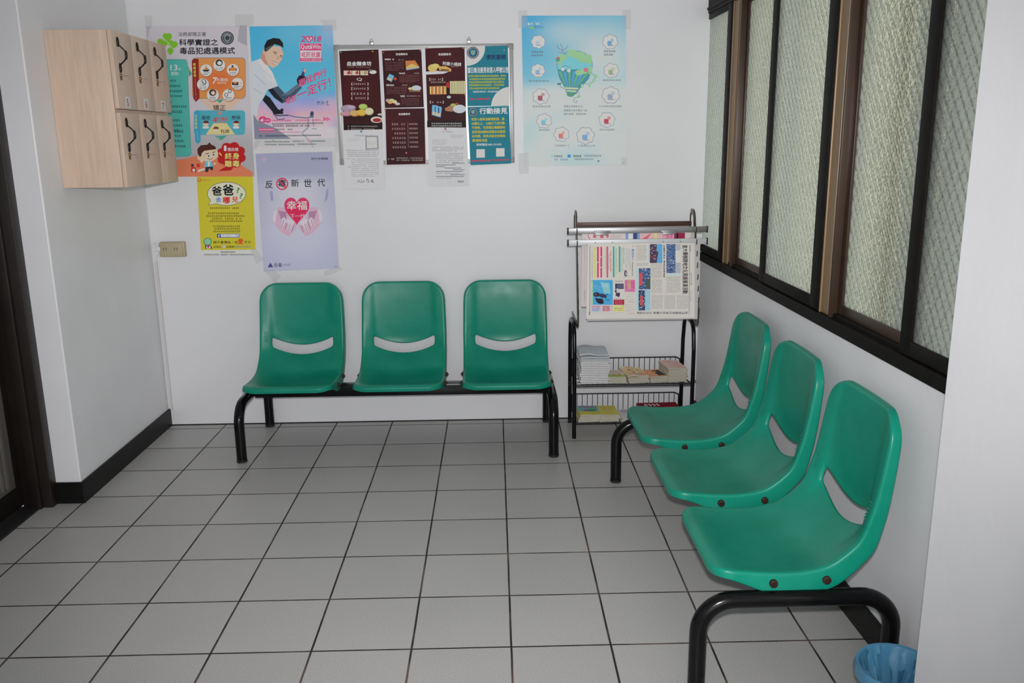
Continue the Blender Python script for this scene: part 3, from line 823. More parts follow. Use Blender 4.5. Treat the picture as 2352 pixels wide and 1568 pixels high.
# ---- grey poster with the clover, top left
A = wall_art(.002)
A.grid([(335, 60), (566, 59), (585, 405), (360, 405)], 8, 14, lambda u, v: mixc((176, 172, 178), (150, 149, 153), smooth01((v - .55) / .3)))
A.frame(320, 40, 4.9)
A.poly([(1130, 90), (1210, 90), (1215, 320), (1105, 270)], (150, 147, 155))
A.poly([(75, 100), (130, 100), (90, 260)], (160, 155, 165))
g = (110, 165, 45)
for cx, cy, rx, ry, rot in ((315, 225, 52, 56, 0), (378, 305, 56, 50, .3), (262, 290, 60, 44, .5), (352, 380, 34, 46, -.2)):
    for q in (-1, 1):
        A.ell(cx + q * rx * .42 * math.cos(rot), cy + q * rx * .42 * math.sin(rot) - ry * .18, rx * .62, ry * .68, g, 18)
    A.ell(cx, cy + ry * .2, rx * .66, ry * .72, g, 18)
A.line([(255, 215), (330, 290), (385, 360)], 6, (180, 190, 170))
A.text('法務部矯正署', 440, 165, 752, 213, (60, 60, 66), bold=.004)
A.text('科學實證之', 448, 244, 888, 318, (24, 24, 32), bold=.022, sl=-.003)
A.text('毒品犯處遇模式', 455, 338, 1078, 416, (24, 24, 32), bold=.022, sl=-.006)
A.ell(992, 232, 74, 75, (58, 66, 72)); A.ell(992, 232, 60, 61, (132, 136, 138)); A.ell(992, 232, 54, 55, (62, 72, 80))
A.poly([(955, 195), (992, 180), (1029, 195), (1025, 255), (992, 285), (959, 255)], (120, 126, 130)); A.ell(992, 232, 24, 26, (50, 60, 68))
A.frame(340, 300, 4.6125)
for q, c in ((0, (88, 128, 124)), (6, (72, 158, 148))): A.poly([(100, -756 + q), (385 - q, -756 + q), (408 - q, -748 + q), (420 - q, -715 + q), (460 - q, 240), (452 - q, 262 - q), (425 - q, 274 - q), (120, 274 - q)], c)
A.rows(285, -5, 380, 1, 50, 26, (40, 84, 92), cw=24); A.rows(285, 42, 360, 1, 50, 26, (40, 84, 92), cw=24); A.rows(285, 95, 385, 1, 50, 26, (40, 84, 92), cw=24); A.rows(285, 150, 415, 1, 50, 28, (40, 84, 92), cw=24)
A.frame(320, 40, 4.9)
A.text('13', 352, 532, 432, 598, (205, 210, 205), bold=.02); A.text('項', 440, 568, 468, 598, (200, 206, 200)); A.text('原則', 358, 612, 440, 655, (200, 206, 200), bold=.01)
for yy, x1 in ((698, 425), (758, 455), (815, 482), (872, 480), (938, 375), (990, 540), (1048, 515), (1145, 465), (1202, 495), (1260, 470)): A.rows(345, yy, x1, 1, 1, 26, (38, 82, 92), cw=24, ragged=False)
A.poly([(545, 545), (598, 628), (560, 672)], (62, 140, 125)); A.line([(556, 575), (596, 628)], 5, (190, 190, 70))
A.poly([(660, 905), (1180, 905), (905, 1130)], (205, 165, 148))
A.rrect(596, 452, 1198, 915, 44, (128, 122, 118)); A.rrect(600, 460, 1192, 908, 42, (205, 128, 74)); 
A.grid([(672, 478), (1180, 478), (1180, 905), (676, 905)], 6, 8, lambda u, v: mixc((206, 128, 72), (198, 98, 52), 1 - min(1, ((u - .45) ** 2 + (v - .55) ** 2) * 5)))
A.poly([(592, 490), (610, 466), (668, 466), (680, 910), (640, 952), (612, 915)], (128, 38, 34))
for k, ch in enumerate('機構處遇'): A.text(ch, 606 + k * 2, 512 + k * 41, 636 + k * 2, 546 + k * 41, (205, 190, 60), bold=.01)
A.line([(630, 690), (640, 920)], 3, (190, 130, 120))
icons = [(902, 538), (755, 596), (1055, 592), (718, 754), (1105, 748), (830, 874), (1006, 874)]
for i, (x, y) in enumerate(icons):
    A.ell(x + 4, y + 6, 70, 70, (160, 90, 55)); A.ell(x, y, 67, 67, (208, 202, 196))
    dk = (50, 48, 46); og = (222, 118, 52)
    if i in (0, 5): A.ell(x - 2, y - 28, 40, 38, dk); A.ell(x + 2, y - 24, 26, 22, og if i == 5 else (220, 190, 160)); A.poly([(x - 20, y - 26), (x + 4, y - 52), (x + 24, y - 22), (x, y + 2)], (216, 208, 200))
    elif i == 1: A.poly([(x - 46, y - 6), (x + 40, y - 10), (x + 22, y + 14), (x - 26, y + 14)], dk); A.ell(x, y - 20, 24, 12, og); A.line([(x - 8, y - 52), (x, y - 36), (x + 8, y - 52)], 4, dk)
    elif i == 2: A.poly([(x - 26, y - 30), (x + 26, y - 30), (x + 38, y + 10), (x - 38, y + 10)], og); A.ell(x - 4, y - 42, 12, 12, dk); A.line([(x - 36, y - 20), (x - 40, y + 8)], 9, dk); A.line([(x + 36, y - 20), (x + 42, y + 8)], 9, dk)
    elif i == 3: A.ell(x + 2, y - 24, 36, 36, dk); A.ell(x - 2, y - 24, 31, 31, (206, 200, 194)); A.line([(x - 12, y - 46), (x - 4, y - 20), (x + 16, y - 4)], 9, dk)
    elif i == 4: A.poly([(x - 60, y - 24), (x + 12, y - 24), (x + 12, y + 14), (x - 60, y + 14)], dk); A.poly([(x - 60, y - 24), (x + 12, y - 24), (x - 24, y + 4)], og); A.ell(x + 42, y - 6, 20, 18, (214, 170, 150))
    else: A.ell(x - 26, y - 4, 22, 20, dk); A.ell(x - 26, y - 4, 16, 14, (206, 200, 194)); A.ell(x + 16, y - 46, 20, 22, dk); A.ell(x + 16, y - 46, 14, 15, (206, 200, 194)); A.line([(x - 12, y - 16), (x + 8, y - 32)], 7, og)
    A.rows(x - 40, y + 22, x + 42, 2, 18, 12, (110, 104, 100), cw=12)
A.text('7', 822, 674, 872, 748, (226, 214, 205), bold=.03, shear=.1); A.text('大面向', 868, 680, 998, 722, (226, 214, 205), bold=.012); A.rows(880, 730, 992, 1, 1, 16, (220, 190, 170), cw=17)
A.poly([(855, 925), (955, 925), (905, 966)], (60, 140, 128)); A.line([(870, 930), (900, 958)], 4, (190, 190, 70))
A.text('矯正', 832, 984, 972, 1048, (70, 60, 60), bold=.016)
A.rrect(616, 1046, 1192, 1322, 34, (72, 150, 165)); A.poly([(880, 1050), (935, 1050), (935, 1080), (908, 1110), (880, 1080)], (150, 128, 124))
A.poly([(835, 1190), (985, 1190), (1080, 1318), (750, 1318)], (222, 178, 128))
A.poly([(616, 1066), (640, 1048), (686, 1048), (692, 1395), (662, 1425), (630, 1395)], (58, 140, 170))
for k, ch in enumerate('社區處遇'): A.text(ch, 626, 1092 + k * 42, 654, 1126 + k * 42, (200, 200, 90), bold=.01)
A.line([(652, 1280), (660, 1380)], 3, (150, 190, 200))
A.text('衛政', 702, 1104, 800, 1152, (40, 48, 60), bold=.014); A.text('勞政', 1040, 1104, 1142, 1150, (40, 48, 60), bold=.014)
A.text('4', 822, 1120, 872, 1184, (205, 66, 50), bold=.03, shear=.1); A.text('方連結', 870, 1120, 1000, 1165, (205, 66, 50), bold=.014); A.rows(890, 1172, 985, 1, 1, 14, (200, 90, 70), cw=16)
for x in (750, 1090): A.ell(x, 1200, 32, 26, (216, 176, 150)); A.poly([(x - 34, 1190), (x - 10, 1160), (x + 26, 1164), (x + 34, 1190)], (90, 34, 36)); A.poly([(x - 36, 1226), (x + 36, 1226), (x + 30, 1250), (x - 30, 1250)], (205, 205, 205))
A.ell(862, 1260, 34, 30, (216, 180, 150)); A.poly([(828, 1256), (850, 1226), (890, 1232), (898, 1256)], (104, 66, 50)); A.text('社政', 918, 1258, 1016, 1302, (50, 46, 46), bold=.014)
A.poly([(850, 1335), (985, 1330), (918, 1390)], (62, 140, 130)); A.line([(880, 1345), (925, 1385)], 4, (190, 190, 70))
A.frame(340, 300, 4.6125)
A.grid([(300, 320), (520, 264), (1100, 440), (300, 486)], 6, 4, lambda u, v: (200, 112, 82)); A.poly([(460, 290), (720, 268), (900, 310), (1110, 440), (1110, 486), (300, 486), (300, 310)], (200, 110, 80))
A.puff(884, 260, 158, 144, (160, 30, 34), 8, .4)
A.poly([(820, 380), (912, 380), (880, 420), (748, 430)], (160, 30, 34)); 
A.text('1', 806, 158, 832, 216, (212, 205, 200), bold=.04); A.text('個目標', 842, 180, 958, 218, (212, 205, 200), bold=.012)
A.text('終身', 815, 234, 970, 304, (212, 196, 110), bold=.02); A.text('離毒', 815, 314, 972, 384, (212, 196, 110), bold=.02)
A.poly([(750, 235), (764, 230), (776, 250), (788, 268), (770, 262)], (212, 186, 80)); A.poly([(985, 340), (996, 350), (990, 364)], (212, 186, 80))
A.ell(640, 245, 105, 82, (220, 172, 150)); A.ell(540, 285, 18, 26, (216, 165, 140))
A.poly([(528, 240), (524, 195), (560, 155), (632, 148), (652, 122), (672, 148), (712, 165), (724, 196), (600, 212), (572, 236), (560, 290), (538, 260)], (70, 36, 30))
A.line([(612, 246), (648, 238)], 7, (60, 36, 30)); A.line([(684, 236), (712, 222)], 7, (60, 36, 30)); A.ell(642, 268, 14, 14, (220, 220, 222)); A.ell(644, 268, 8, 9, (30, 36, 50)); A.ell(700, 254, 14, 14, (220, 220, 222)); A.ell(698, 254, 8, 9, (30, 36, 50))
A.line([(630, 296), (664, 304), (692, 290)], 5, (120, 50, 40))
A.poly([(610, 322), (672, 322), (692, 380), (600, 385)], (92, 170, 205)); A.poly([(634, 326), (655, 326), (655, 380), (636, 380)], (212, 215, 216)); A.poly([(612, 384), (690, 378), (690, 418), (668, 416), (650, 396), (636, 436), (608, 440)], (44, 44, 52))
A.ell(572, 305, 22, 34, (220, 172, 150)); A.line([(560, 270), (566, 310)], 12, (220, 172, 150)); A.line([(586, 276), (582, 310)], 12, (220, 172, 150)); A.ell(708, 350, 14, 12, (220, 172, 150))
A.poly([(456, 355), (486, 352), (484, 380), (512, 398), (510, 440), (458, 436), (460, 395)], (170, 46, 50)); A.poly([(458, 356), (486, 352), (484, 374), (460, 378)], (40, 44, 56)); A.ell(486, 418, 14, 16, (212, 205, 205)); A.ell(534, 368, 20, 22, (180, 52, 52)); A.poly([(528, 420), (596, 396), (602, 412), (534, 438)], (216, 200, 200))
p = A.build('poster', M['poster']); tag(p, 'grey poster with green clover and orange and teal charts, half hidden by the lockers', 'poster', 'posters on the back wall')
tape(p, [(540, 33), (583, 33), (583, 62), (540, 62)], .0045)
tape(p, [(332, 36), (350, 36), (350, 66), (336, 66)], .0045)

# ---- blue poster with the cyclist
A = wall_art(.002)
def bike_sky(u, v):
    c = mixc((62, 152, 200), (88, 168, 212), v * 1.6) if v < .55 else mixc((95, 155, 205), (186, 150, 178), (v - .55) / .16) if v < .71 else mixc((205, 152, 165), (190, 182, 188), (v - .71) / .15)
    c = mixc(c, (196, 168, 180), .55 * math.exp(-((u - 1) ** 2 + v * v) * 22)); w = math.sin(u * 7 + v * 16) * .5 + math.sin(u * 13 - v * 22) * .3
    if .6 < v < .86: c = mixc(c, (130, 125, 185) if w > 0 else (222, 160, 160), min(.45, abs(w) * .5))
    return mixc(c, (170, 190, 205), .25 * math.exp(-((u - .55) ** 2 * 9 + (v - .05) ** 2 * 60)))
A.grid([(573, 61), (764, 58), (776, 336), (588, 341)], 22, 36, bike_sky)
A.frame(320, 40, 4.9)
A.poly([(1285, 1090), (1330, 1160), (1520, 1240), (1720, 1372), (1298, 1372)], (118, 122, 138))
A.rect(1300, 1370, 2226, 1462, (176, 176, 178), sl=-.012)
shirt = (178, 184, 192)
A.poly([(1262, 500), (1370, 462), (1430, 520), (1500, 620), (1562, 775), (1442, 815), (1395, 905), (1345, 985), (1325, 1110), (1290, 1100)], shirt)
A.poly([(1330, 480), (1372, 462), (1430, 520), (1500, 620), (1545, 740), (1450, 700), (1400, 600)], (198, 198, 196)); A.line([(1300, 640), (1420, 760)], 8, (150, 158, 172)); A.line([(1290, 800), (1380, 860)], 8, (150, 158, 172)); A.line([(1360, 560), (1500, 690)], 5, (160, 166, 178))
A.poly([(1372, 400), (1440, 420), (1500, 560), (1420, 530), (1368, 465)], (176, 128, 112))
A.poly([(1412, 350), (1480, 320), (1590, 330), (1624, 400), (1608, 470), (1560, 540), (1500, 572), (1450, 530), (1420, 455)], (206, 162, 142))
A.ell(1408, 392, 17, 32, (198, 148, 128), rot=-.2)
A.poly([(1412, 382), (1408, 320), (1440, 258), (1510, 232), (1580, 240), (1618, 290), (1622, 345), (1590, 320), (1520, 300), (1490, 335), (1440, 350), (1428, 385)], (28, 26, 28)); A.poly([(1420, 350), (1480, 318), (1500, 305), (1480, 345), (1436, 385)], (72, 78, 80))
A.line([(1508, 388), (1552, 396)], 7, (52, 36, 32)); A.line([(1586, 424), (1612, 440)], 7, (52, 36, 32)); A.line([(1516, 404), (1548, 414)], 5, (40, 28, 28)); A.line([(1580, 440), (1604, 452)], 5, (40, 28, 28))
A.poly([(1560, 420), (1575, 470), (1548, 476)], (188, 138, 118)); A.poly([(1490, 484), (1520, 505), (1548, 515), (1530, 528), (1502, 512)], (212, 205, 200)); A.line([(1488, 480), (1520, 500), (1552, 512)], 4, (110, 48, 46)); A.line([(1496, 506), (1525, 530)], 5, (140, 70, 66))
A.poly([(1447, 815), (1562, 772), (1640, 860), (1790, 740), (1832, 790), (1700, 930), (1610, 968), (1520, 905)], (62, 76, 94)); A.poly([(1600, 880), (1700, 815), (1790, 740), (1815, 768), (1690, 870)], (86, 104, 124)); A.poly([(1450, 815), (1500, 795), (1620, 940), (1600, 962), (1525, 905)], (26, 34, 44))
A.poly([(1772, 700), (1800, 652), (1850, 640), (1880, 690), (1868, 745), (1810, 760), (1778, 738)], (34, 32, 46)); A.poly([(1822, 650), (1848, 575), (1872, 580), (1864, 625), (1850, 665)], (58, 66, 96)); A.poly([(1842, 600), (1858, 575), (1880, 588), (1862, 625)], (205, 150, 140)); A.line([(1790, 655), (1820, 650)], 8, (150, 110, 110))
A.poly([(1388, 930), (1422, 872), (1470, 900), (1560, 1030), (1620, 1060), (1620, 1086), (1510, 1090), (1500, 1060)], (26, 30, 38)); A.ell(1606, 1042, 18, 18, (32, 34, 44))
A.line([(1510, 1090), (1560, 1105), (1680, 1100)], 16, (70, 84, 108)); A.line([(1680, 1100), (1760, 1120), (1880, 1132), (1940, 1120)], 12, (96, 106, 140)); A.poly([(1920, 1120), (1926, 1070), (1958, 1062), (1964, 1130)], (84, 96, 128)); A.ell(1945, 1080, 20, 24, (58, 62, 84)); A.line([(1520, 1090), (1560, 1150), (1640, 1140)], 10, (80, 96, 118)); A.line([(1900, 1140), (1900, 1240), (1830, 1300)], 12, (120, 132, 156)); A.line([(1830, 1300), (1930, 1400), (1960, 1462)], 10, (140, 148, 168)); A.line([(1950, 1140), (1965, 1230)], 8, (110, 120, 150))
pk = (205, 58, 112)
A.text('2', 1816, 208, 1868, 276, pk, bold=.03, shear=.15); A.text('18', 1964, 208, 2044, 274, pk, bold=.03, shear=.15)
for q in (-1, 1): A.ell(1914 + q * 19, 232, 24, 24, pk)
A.poly([(1874, 246), (1955, 246), (1914, 284)], pk); 
for q in (-1, 1): A.ell(1914 + q * 17, 234, 13, 13, (200, 205, 215))
A.poly([(1888, 246), (1942, 246), (1914, 270)], (200, 205, 215)); A.line([(1896, 226), (1932, 256)], 7, pk); A.line([(1932, 226), (1896, 256)], 7, pk)
A.rect(1806, 290, 2056, 500, (208, 198, 206)); A.rect(1810, 294, 2052, 372, pk); A.rect(1810, 460, 2056, 494, pk); A.line([(1808, 372), (1812, 496)], 6, pk); A.line([(2050, 372), (2056, 496)], 6, pk)
A.text('Quit&Win', 1818, 302, 2042, 366, (220, 212, 218), bold=.02); A.text('戒菸就贏', 1822, 388, 2042, 452, pk, bold=.012); A.text('www.e-quit.org', 1822, 466, 2046, 490, (220, 200, 212), bold=.01)
for dx, col, bo in ((0, (215, 205, 218), .075), (0, pk, .02)):
    A.text('跟我們行', 1800, 700, 2112, 790, col, sl=-.44, bold=bo, shear=-.1); A.text('戒菸', 1650, 910, 1775, 985, col, sl=-.40, bold=bo, shear=-.1); A.text('一定行！', 1790, 815, 2160, 935, col, sl=-.42, bold=bo, shear=-.15)
A.line([(2000, 985), (2012, 940), (2004, 960), (2030, 945), (2020, 985)], 5, (50, 66, 92)); A.line([(2044, 985), (2056, 940), (2070, 980), (2084, 945)], 5, (50, 66, 92)); A.line([(2096, 965), (2125, 940), (2110, 985), (2138, 985)], 5, (50, 66, 92))
A.frame(560, 240, 9.8)
A.ell(430, 338, 92, 74, pk); A.ell(545, 356, 70, 52, pk); A.text('4', 362, 305, 442, 398, (222, 212, 218), bold=.03, shear=.1); A.text('大攻略', 462, 334, 592, 378, (216, 168, 190), bold=.01)
A.rows(640, 344, 1060, 1, 1, 34, pk, cw=36, ragged=False, sl=-.01); A.rows(1165, 338, 1755, 1, 1, 34, pk, cw=36, ragged=False, sl=-.01); A.text('30', 1770, 284, 1906, 366, pk, bold=.03, shear=.1); A.text('萬', 1912, 320, 1954, 360, pk)
A.rows(640, 420, 1800, 1, 1, 32, (62, 66, 66), cw=34, ragged=False, sl=-.018); A.rows(660, 465, 1480, 1, 1, 36, (62, 66, 66), cw=36, ragged=False, sl=-.01)
A.rrect(338, 530, 688, 594, 8, pk); A.rows(352, 546, 680, 1, 1, 30, (226, 190, 205), cw=34, ragged=False); A.rows(706, 540, 1090, 1, 1, 36, (80, 80, 86), cw=36, ragged=False)
A.rows(344, 612, 1280, 1, 1, 30, (205, 92, 138), cw=35, ragged=False, sl=-.008); A.rows(350, 690, 1740, 1, 1, 32, (50, 60, 66), cw=34, ragged=False, sl=-.012)
A.rrect(1490, 520, 1765, 572, 10, (196, 186, 196)); A.rows(1530, 534, 1700, 1, 1, 24, (90, 90, 100), cw=30)
A.rows(470, 822, 1060, 1, 1, 30, (70, 76, 84), cw=32, ragged=False); A.rows(1100, 812, 1390, 1, 1, 30, (70, 76, 84), cw=32, ragged=False); A.rows(1520, 806, 1840, 1, 1, 30, (70, 76, 84), cw=32, ragged=False); A.ell(1472, 815, 28, 28, (205, 70, 80)); A.ell(1472, 815, 17, 17, (190, 180, 182)); A.ell(660, 815, 22, 24, (120, 165, 110))
A.rows(470, 885, 1150, 1, 1, 28, (70, 76, 84), cw=31, ragged=False); A.rows(1205, 876, 1660, 1, 1, 28, (70, 76, 84), cw=31, ragged=False)
p = A.build('poster', M['poster']); tag(p, 'blue poster of a cyclist in a white shirt giving a thumbs up', 'poster', 'posters on the back wall')
tape(p, [(735, 46), (772, 45), (774, 68), (752, 72)], .0055); tape(p, [(768, 282), (786, 281), (788, 345), (770, 350)], .0055); tape(p, [(586, 318), (600, 320), (590, 344), (582, 344)], .0055)

# ---- mauve poster with the heart held in two hands
A = wall_art(.002)
def mauve(u, v):
    c = mixc((144, 146, 170), (160, 161, 181), v)
    w = math.exp(-((u - .5) ** 2) * 5) * smooth01((v - .16) / .12) * (1 - smooth01((v - .66) / .2))
    c = mixc(c, (184, 183, 192), w * .9)
    s = math.exp(-((u - .5) ** 2) * 4) * math.exp(-((v - .78) ** 2) * 20); return mixc(c, (174, 174, 196), s)
A.grid([(587, 353), (763, 348), (779, 616), (606, 623)], 14, 22, mauve)
A.frame(340, 300, 4.6125)
A.poly([(1290, 640), (1320, 640), (1330, 740), (1300, 740)], (140, 140, 172)); A.poly([(1890, 620), (1915, 620), (1905, 720), (1870, 760)], (140, 140, 172))
A.text('新世代反毒策略', 1730, 284, 1908, 310, (44, 44, 66), bold=.012, sl=-.005)
yy = {0: 530, 1: 516, 2: 514, 3: 512, 4: 508}
for ch, x0, x1, k in (('反', 1244, 1324, 0), ('毒', 1376, 1464, 1), ('新', 1516, 1600, 2), ('世', 1652, 1734, 3), ('代', 1794, 1876, 4)):
    A.text(ch, x0, yy[k], x1, yy[k] + 82, (44, 44, 54), bold=.012 if k != 1 else .025)
ang = [math.radians(10 * i) for i in range(37)]
A.line([(1422 + 58 * math.cos(a), 563 + 58 * math.sin(a)) for a in ang], 13, (196, 48, 74)); A.line([(1382, 520), (1462, 606)], 13, (196, 48, 74))
skin, sk2, sk3 = (186, 154, 172), (154, 118, 144), (204, 182, 194)
for q in (-1, 1):
    c = 1585
    X = lambda x: c + q * x
    A.poly([(X(120), 815), (X(200), 810), (X(250), 850), (X(262), 960), (X(215), 1030), (X(150), 1090), (X(90), 1120), (X(20), 1040), (X(8), 985), (X(80), 950)], skin)
    A.poly([(X(118), 860), (X(205), 845), (X(180), 930), (X(120), 960)], sk2)
    for k in range(4):
        x, y = 26 + k * 36, 1000 - k * 16
        A.poly([(X(x - 16), y), (X(x + 4), y - 38), (X(x + 26), y - 26), (X(x + 44), y + 62), (X(x + 30), y + 84)], sk3 if k % 2 else skin)
        A.line([(X(x + 10), y - 10), (X(x + 36), y + 74)], 6, (136, 100, 130))
    A.poly([(X(215), 830), (X(248), 850), (X(262), 940), (X(236), 985), (X(225), 900)], sk3)
hp = [(1585 + 136 * 1.0 * math.sin(t) ** 3 * 1.0, 800 - (128 * math.cos(t) - 44 * math.cos(2 * t) - 20 * math.cos(3 * t) - 6 * math.cos(4 * t)) * 1.02) for t in [2 * math.pi * i / 40 for i in range(40)]]
hp = [(1578 + (x - 1585) * .98, 830 + (y - 800) * 1.06) for x, y in hp]
A.poly(hp, (206, 52, 92)); A.poly([(1578 + (x - 1578) * .8, 842 + (y - 830) * .82) for x, y in hp], (196, 40, 78))
for q in (-1, 1):
    X = lambda x: 1578 + q * x
    for k in range(2): A.ell(X(52 + k * 40), 975 - k * 16, 20, 28, sk3, rot=q * .3)
A.text('幸福', 1470, 742, 1686, 840, (224, 196, 208), bold=.016); A.text('下一代', 1506, 880, 1664, 926, (216, 180, 198), bold=.006)
A.poly([(1268, 1446), (1298, 1398), (1328, 1446)], (70, 62, 130)); A.text('反毒', 1336, 1400, 1420, 1444, (60, 60, 88), bold=.01); A.text('大本營', 1428, 1406, 1508, 1436, (104, 104, 130)); A.ell(1230, 305, 22, 22, (168, 150, 170)); A.rect(1980, 1434, 1998, 1442, (90, 90, 120))
p = A.build('poster', M['poster']); tag(p, 'mauve poster of two hands holding a red heart, below the cyclist poster', 'poster', 'posters on the back wall')
tape(p, [(604, 618), (628, 618), (646, 634), (632, 650)], .005); tape(p, [(742, 624), (778, 608), (790, 618), (748, 634)], .005); tape(p, [(758, 345), (770, 345), (772, 396), (766, 396)], .0055)

# ---- yellow poster
A = wall_art(.002)
A.poly([(452, 406), (581, 404), (588, 585), (463, 585)], (186, 186, 184)); A.poly([(452, 406), (581, 404), (587, 573), (462, 574)], (178, 168, 48))
A.frame(440, 400, 7.8375)
A.ell(142, 104, 34, 34, (176, 96, 40)); A.ell(142, 100, 20, 18, (186, 160, 60)); A.rows(186, 88, 370, 1, 1, 16, (160, 110, 40), cw=15); A.rows(186, 116, 370, 1, 1, 10, (160, 120, 44), cw=10)
A.poly([(350, 455), (450, 530), (302, 562)], (70, 60, 90)); A.ell(633, 352, 350, 214, (60, 56, 84), 40); A.ell(633, 352, 342, 206, (194, 190, 168), 40); A.poly([(356, 448), (462, 520), (316, 554)], (194, 190, 168))
for ch, x0, y0, x1, y1 in (('爸', 366, 214, 548, 384), ('爸', 560, 180, 762, 382)): A.text(ch, x0, y0, x1, y1, (26, 30, 34), bold=.045)
for x0, y0, x1, y1, a in ((806, 240, 862, 340, 0), (862, 340, 918, 442, 0)): A.text('?', x0, y0, x1, y1, (72, 120, 66), bold=.02, shear=.12)
A.text('去', 438, 412, 536, 502, (58, 112, 190), bold=.03); A.text('哪', 568, 410, 696, 530, (196, 28, 40), bold=.05); A.text('兒', 728, 400, 840, 508, (192, 68, 40), bold=.03)
ol = (88, 84, 30)
for y, x0, x1 in ((592, 336, 900), (686, 302, 930), (734, 272, 988), (780, 372, 892), (826, 334, 930), (920, 388, 876), (964, 414, 860), (1012, 392, 880)): A.rows(x0, y, x1, 1, 1, 32, ol, cw=33, ragged=False, fill=.7)
A.rrect(460, 1070, 860, 1140, 8, (52, 74, 130)); A.rect(530, 1078, 850, 1130, (200, 200, 200)); A.text('f', 478, 1082, 516, 1134, (210, 212, 216), bold=.04); A.rows(546, 1090, 740, 1, 1, 26, (160, 165, 170), cw=27); A.line([(800, 1090), (842, 1126)], 10, (90, 150, 190)); A.ell(808, 1096, 14, 12, (120, 170, 200))
A.poly([(244, 1275), (345, 1275), (380, 1338), (250, 1340)], (42, 70, 66)); A.poly([(266, 1286), (340, 1286), (348, 1334), (268, 1334)], (205, 196, 196))
for q in (-1, 1): A.ell(302 + q * 10, 1300, 14, 13, (186, 40, 60))
A.poly([(280, 1306), (326, 1306), (303, 1328)], (186, 40, 60)); A.ell(292, 1212, 74, 68, (48, 96, 84)); A.ell(292, 1212, 64, 58, (122, 176, 138))
A.text('錯不會傳染・但', 392, 1198, 836, 1250, (60, 60, 26), bold=.014); A.text('愛', 838, 1158, 934, 1260, (196, 60, 34), bold=.035); A.text('可以', 948, 1196, 1074, 1244, (60, 60, 26), bold=.014)
A.text('從現在', 394, 1286, 540, 1328, (74, 70, 26), bold=.012); A.ell(586, 1302, 36, 34, (176, 150, 130)); A.text('開', 566, 1282, 606, 1322, (196, 190, 180), bold=.02); A.text('始關懷', 624, 1284, 770, 1326, (74, 70, 26), bold=.012); A.text('受刑人的孩子', 784, 1284, 1080, 1326, (92, 120, 130), bold=.01)
A.rows(526, 1386, 800, 1, 1, 26, (70, 60, 70), cw=27, ragged=False); A.rows(222, 1432, 1116, 1, 1, 24, (84, 78, 88), cw=23, ragged=False)
p = A.build('poster', M['poster']); tag(p, 'small yellow poster with a white speech bubble, under the grey clover poster', 'poster', 'posters on the back wall')
tape(p, [(576, 572), (588, 570), (608, 596), (590, 606)], .005)

# ---- sky-blue poster with the plant light bulb
A = wall_art(.002)
def cloud(u, v):
    c = mixc((66, 150, 200), (136, 186, 214), v * 1.5 + u * .5 - .15)
    n = .5 + .5 * math.sin(u * 5.1 + 1.2 + math.sin(v * 9) * 1.2) * math.sin(v * 13 + .4 + u * 2.2)
    wh = smooth01((v - .40) / .12) * (.35 + .65 * n) + .85 * math.exp(-((u - .78) ** 2 * 8 + (v - .26) ** 2 * 14)) + .25 * v
    wh += .5 * math.exp(-((u - .35) ** 2 * 18 + (v - .10) ** 2 * 90))
    return mixc(c, (188, 190, 186), min(.92, wh))
A.grid([(1198, 36), (1438, 36), (1438, 378), (1204, 382)], 20, 30, cloud)
A.frame(1180, 10, 4.02)
A.rows(160, 168, 245, 1, 1, 20, (190, 205, 205), cw=20); A.text('自己', 190, 196, 245, 222, (62, 104, 160), bold=.01); A.rows(248, 198, 284, 1, 1, 24, (90, 130, 175), cw=18); A.ell(164, 216, 26, 12, (120, 168, 120)); A.ell(140, 182, 12, 14, (170, 205, 200))
gr, gr2, bl = (140, 182, 138), (92, 148, 112), (96, 168, 196)
A.ell(562, 560, 166, 134, (70, 110, 130)); A.ell(562, 560, 162, 130, (112, 180, 206)); A.poly([(402, 600), (724, 600), (690, 690), (600, 790), (580, 825), (525, 855), (488, 820), (470, 770), (420, 680)], (72, 132, 150))
for k in range(7):
    x0, x1 = 412 + k * 45, 412 + (k + .55) * 45; m0, m1 = 480 + k * 15, 480 + (k + .6) * 15
    A.poly([(x0, 615 + 18 * math.sin(k)), (x1, 620), (m1, 765), (m0, 765)], (98, 162, 120) if k % 2 == 0 else (84, 150, 190))
A.poly([(470, 765), (602, 770), (590, 786), (478, 782)], (180, 190, 150)); A.poly([(484, 790), (580, 795), (576, 812), (488, 806)], (170, 185, 150)); A.ell(525, 832, 36, 22, (86, 138, 120))
for cx, cy, rx, ry in ((540, 450, 46, 36), (600, 470, 60, 34), (650, 500, 60, 40), (700, 510, 24, 46), (450, 490, 44, 30), (425, 525, 22, 40), (600, 630, 34, 26), (640, 620, 40, 24), (706, 610, 20, 40)): A.ell(cx, cy, rx, ry, gr, 18)
A.line([(480, 470), (450, 430), (405, 400), (402, 372)], 5, (130, 122, 140)); A.line([(450, 430), (446, 390), (428, 362)], 5, (130, 122, 140)); A.line([(450, 430), (490, 400), (496, 378)], 5, (130, 122, 140)); A.line([(455, 440), (440, 450), (410, 440)], 4, (130, 122, 140))
A.poly([(386, 505), (400, 490), (424, 500), (424, 525), (392, 528)], (78, 140, 122)); A.ell(410, 494, 14, 9, (190, 80, 96)); A.ell(664, 606, 20, 20, (200, 110, 128)); A.ell(452, 600, 17, 16, (196, 190, 186)); A.ell(508, 612, 17, 16, (196, 190, 186)); A.line([(440, 585), (470, 565), (500, 575), (528, 580)], 4, (120, 110, 130))
A.line([(690, 620), (740, 650), (750, 700), (700, 735), (640, 730)], 4, (110, 130, 140)); 
for x, y in ((745, 660), (735, 705), (702, 748), (630, 752), (760, 665)): A.ell(x, y, 12, 20, (140, 185, 150), 12)
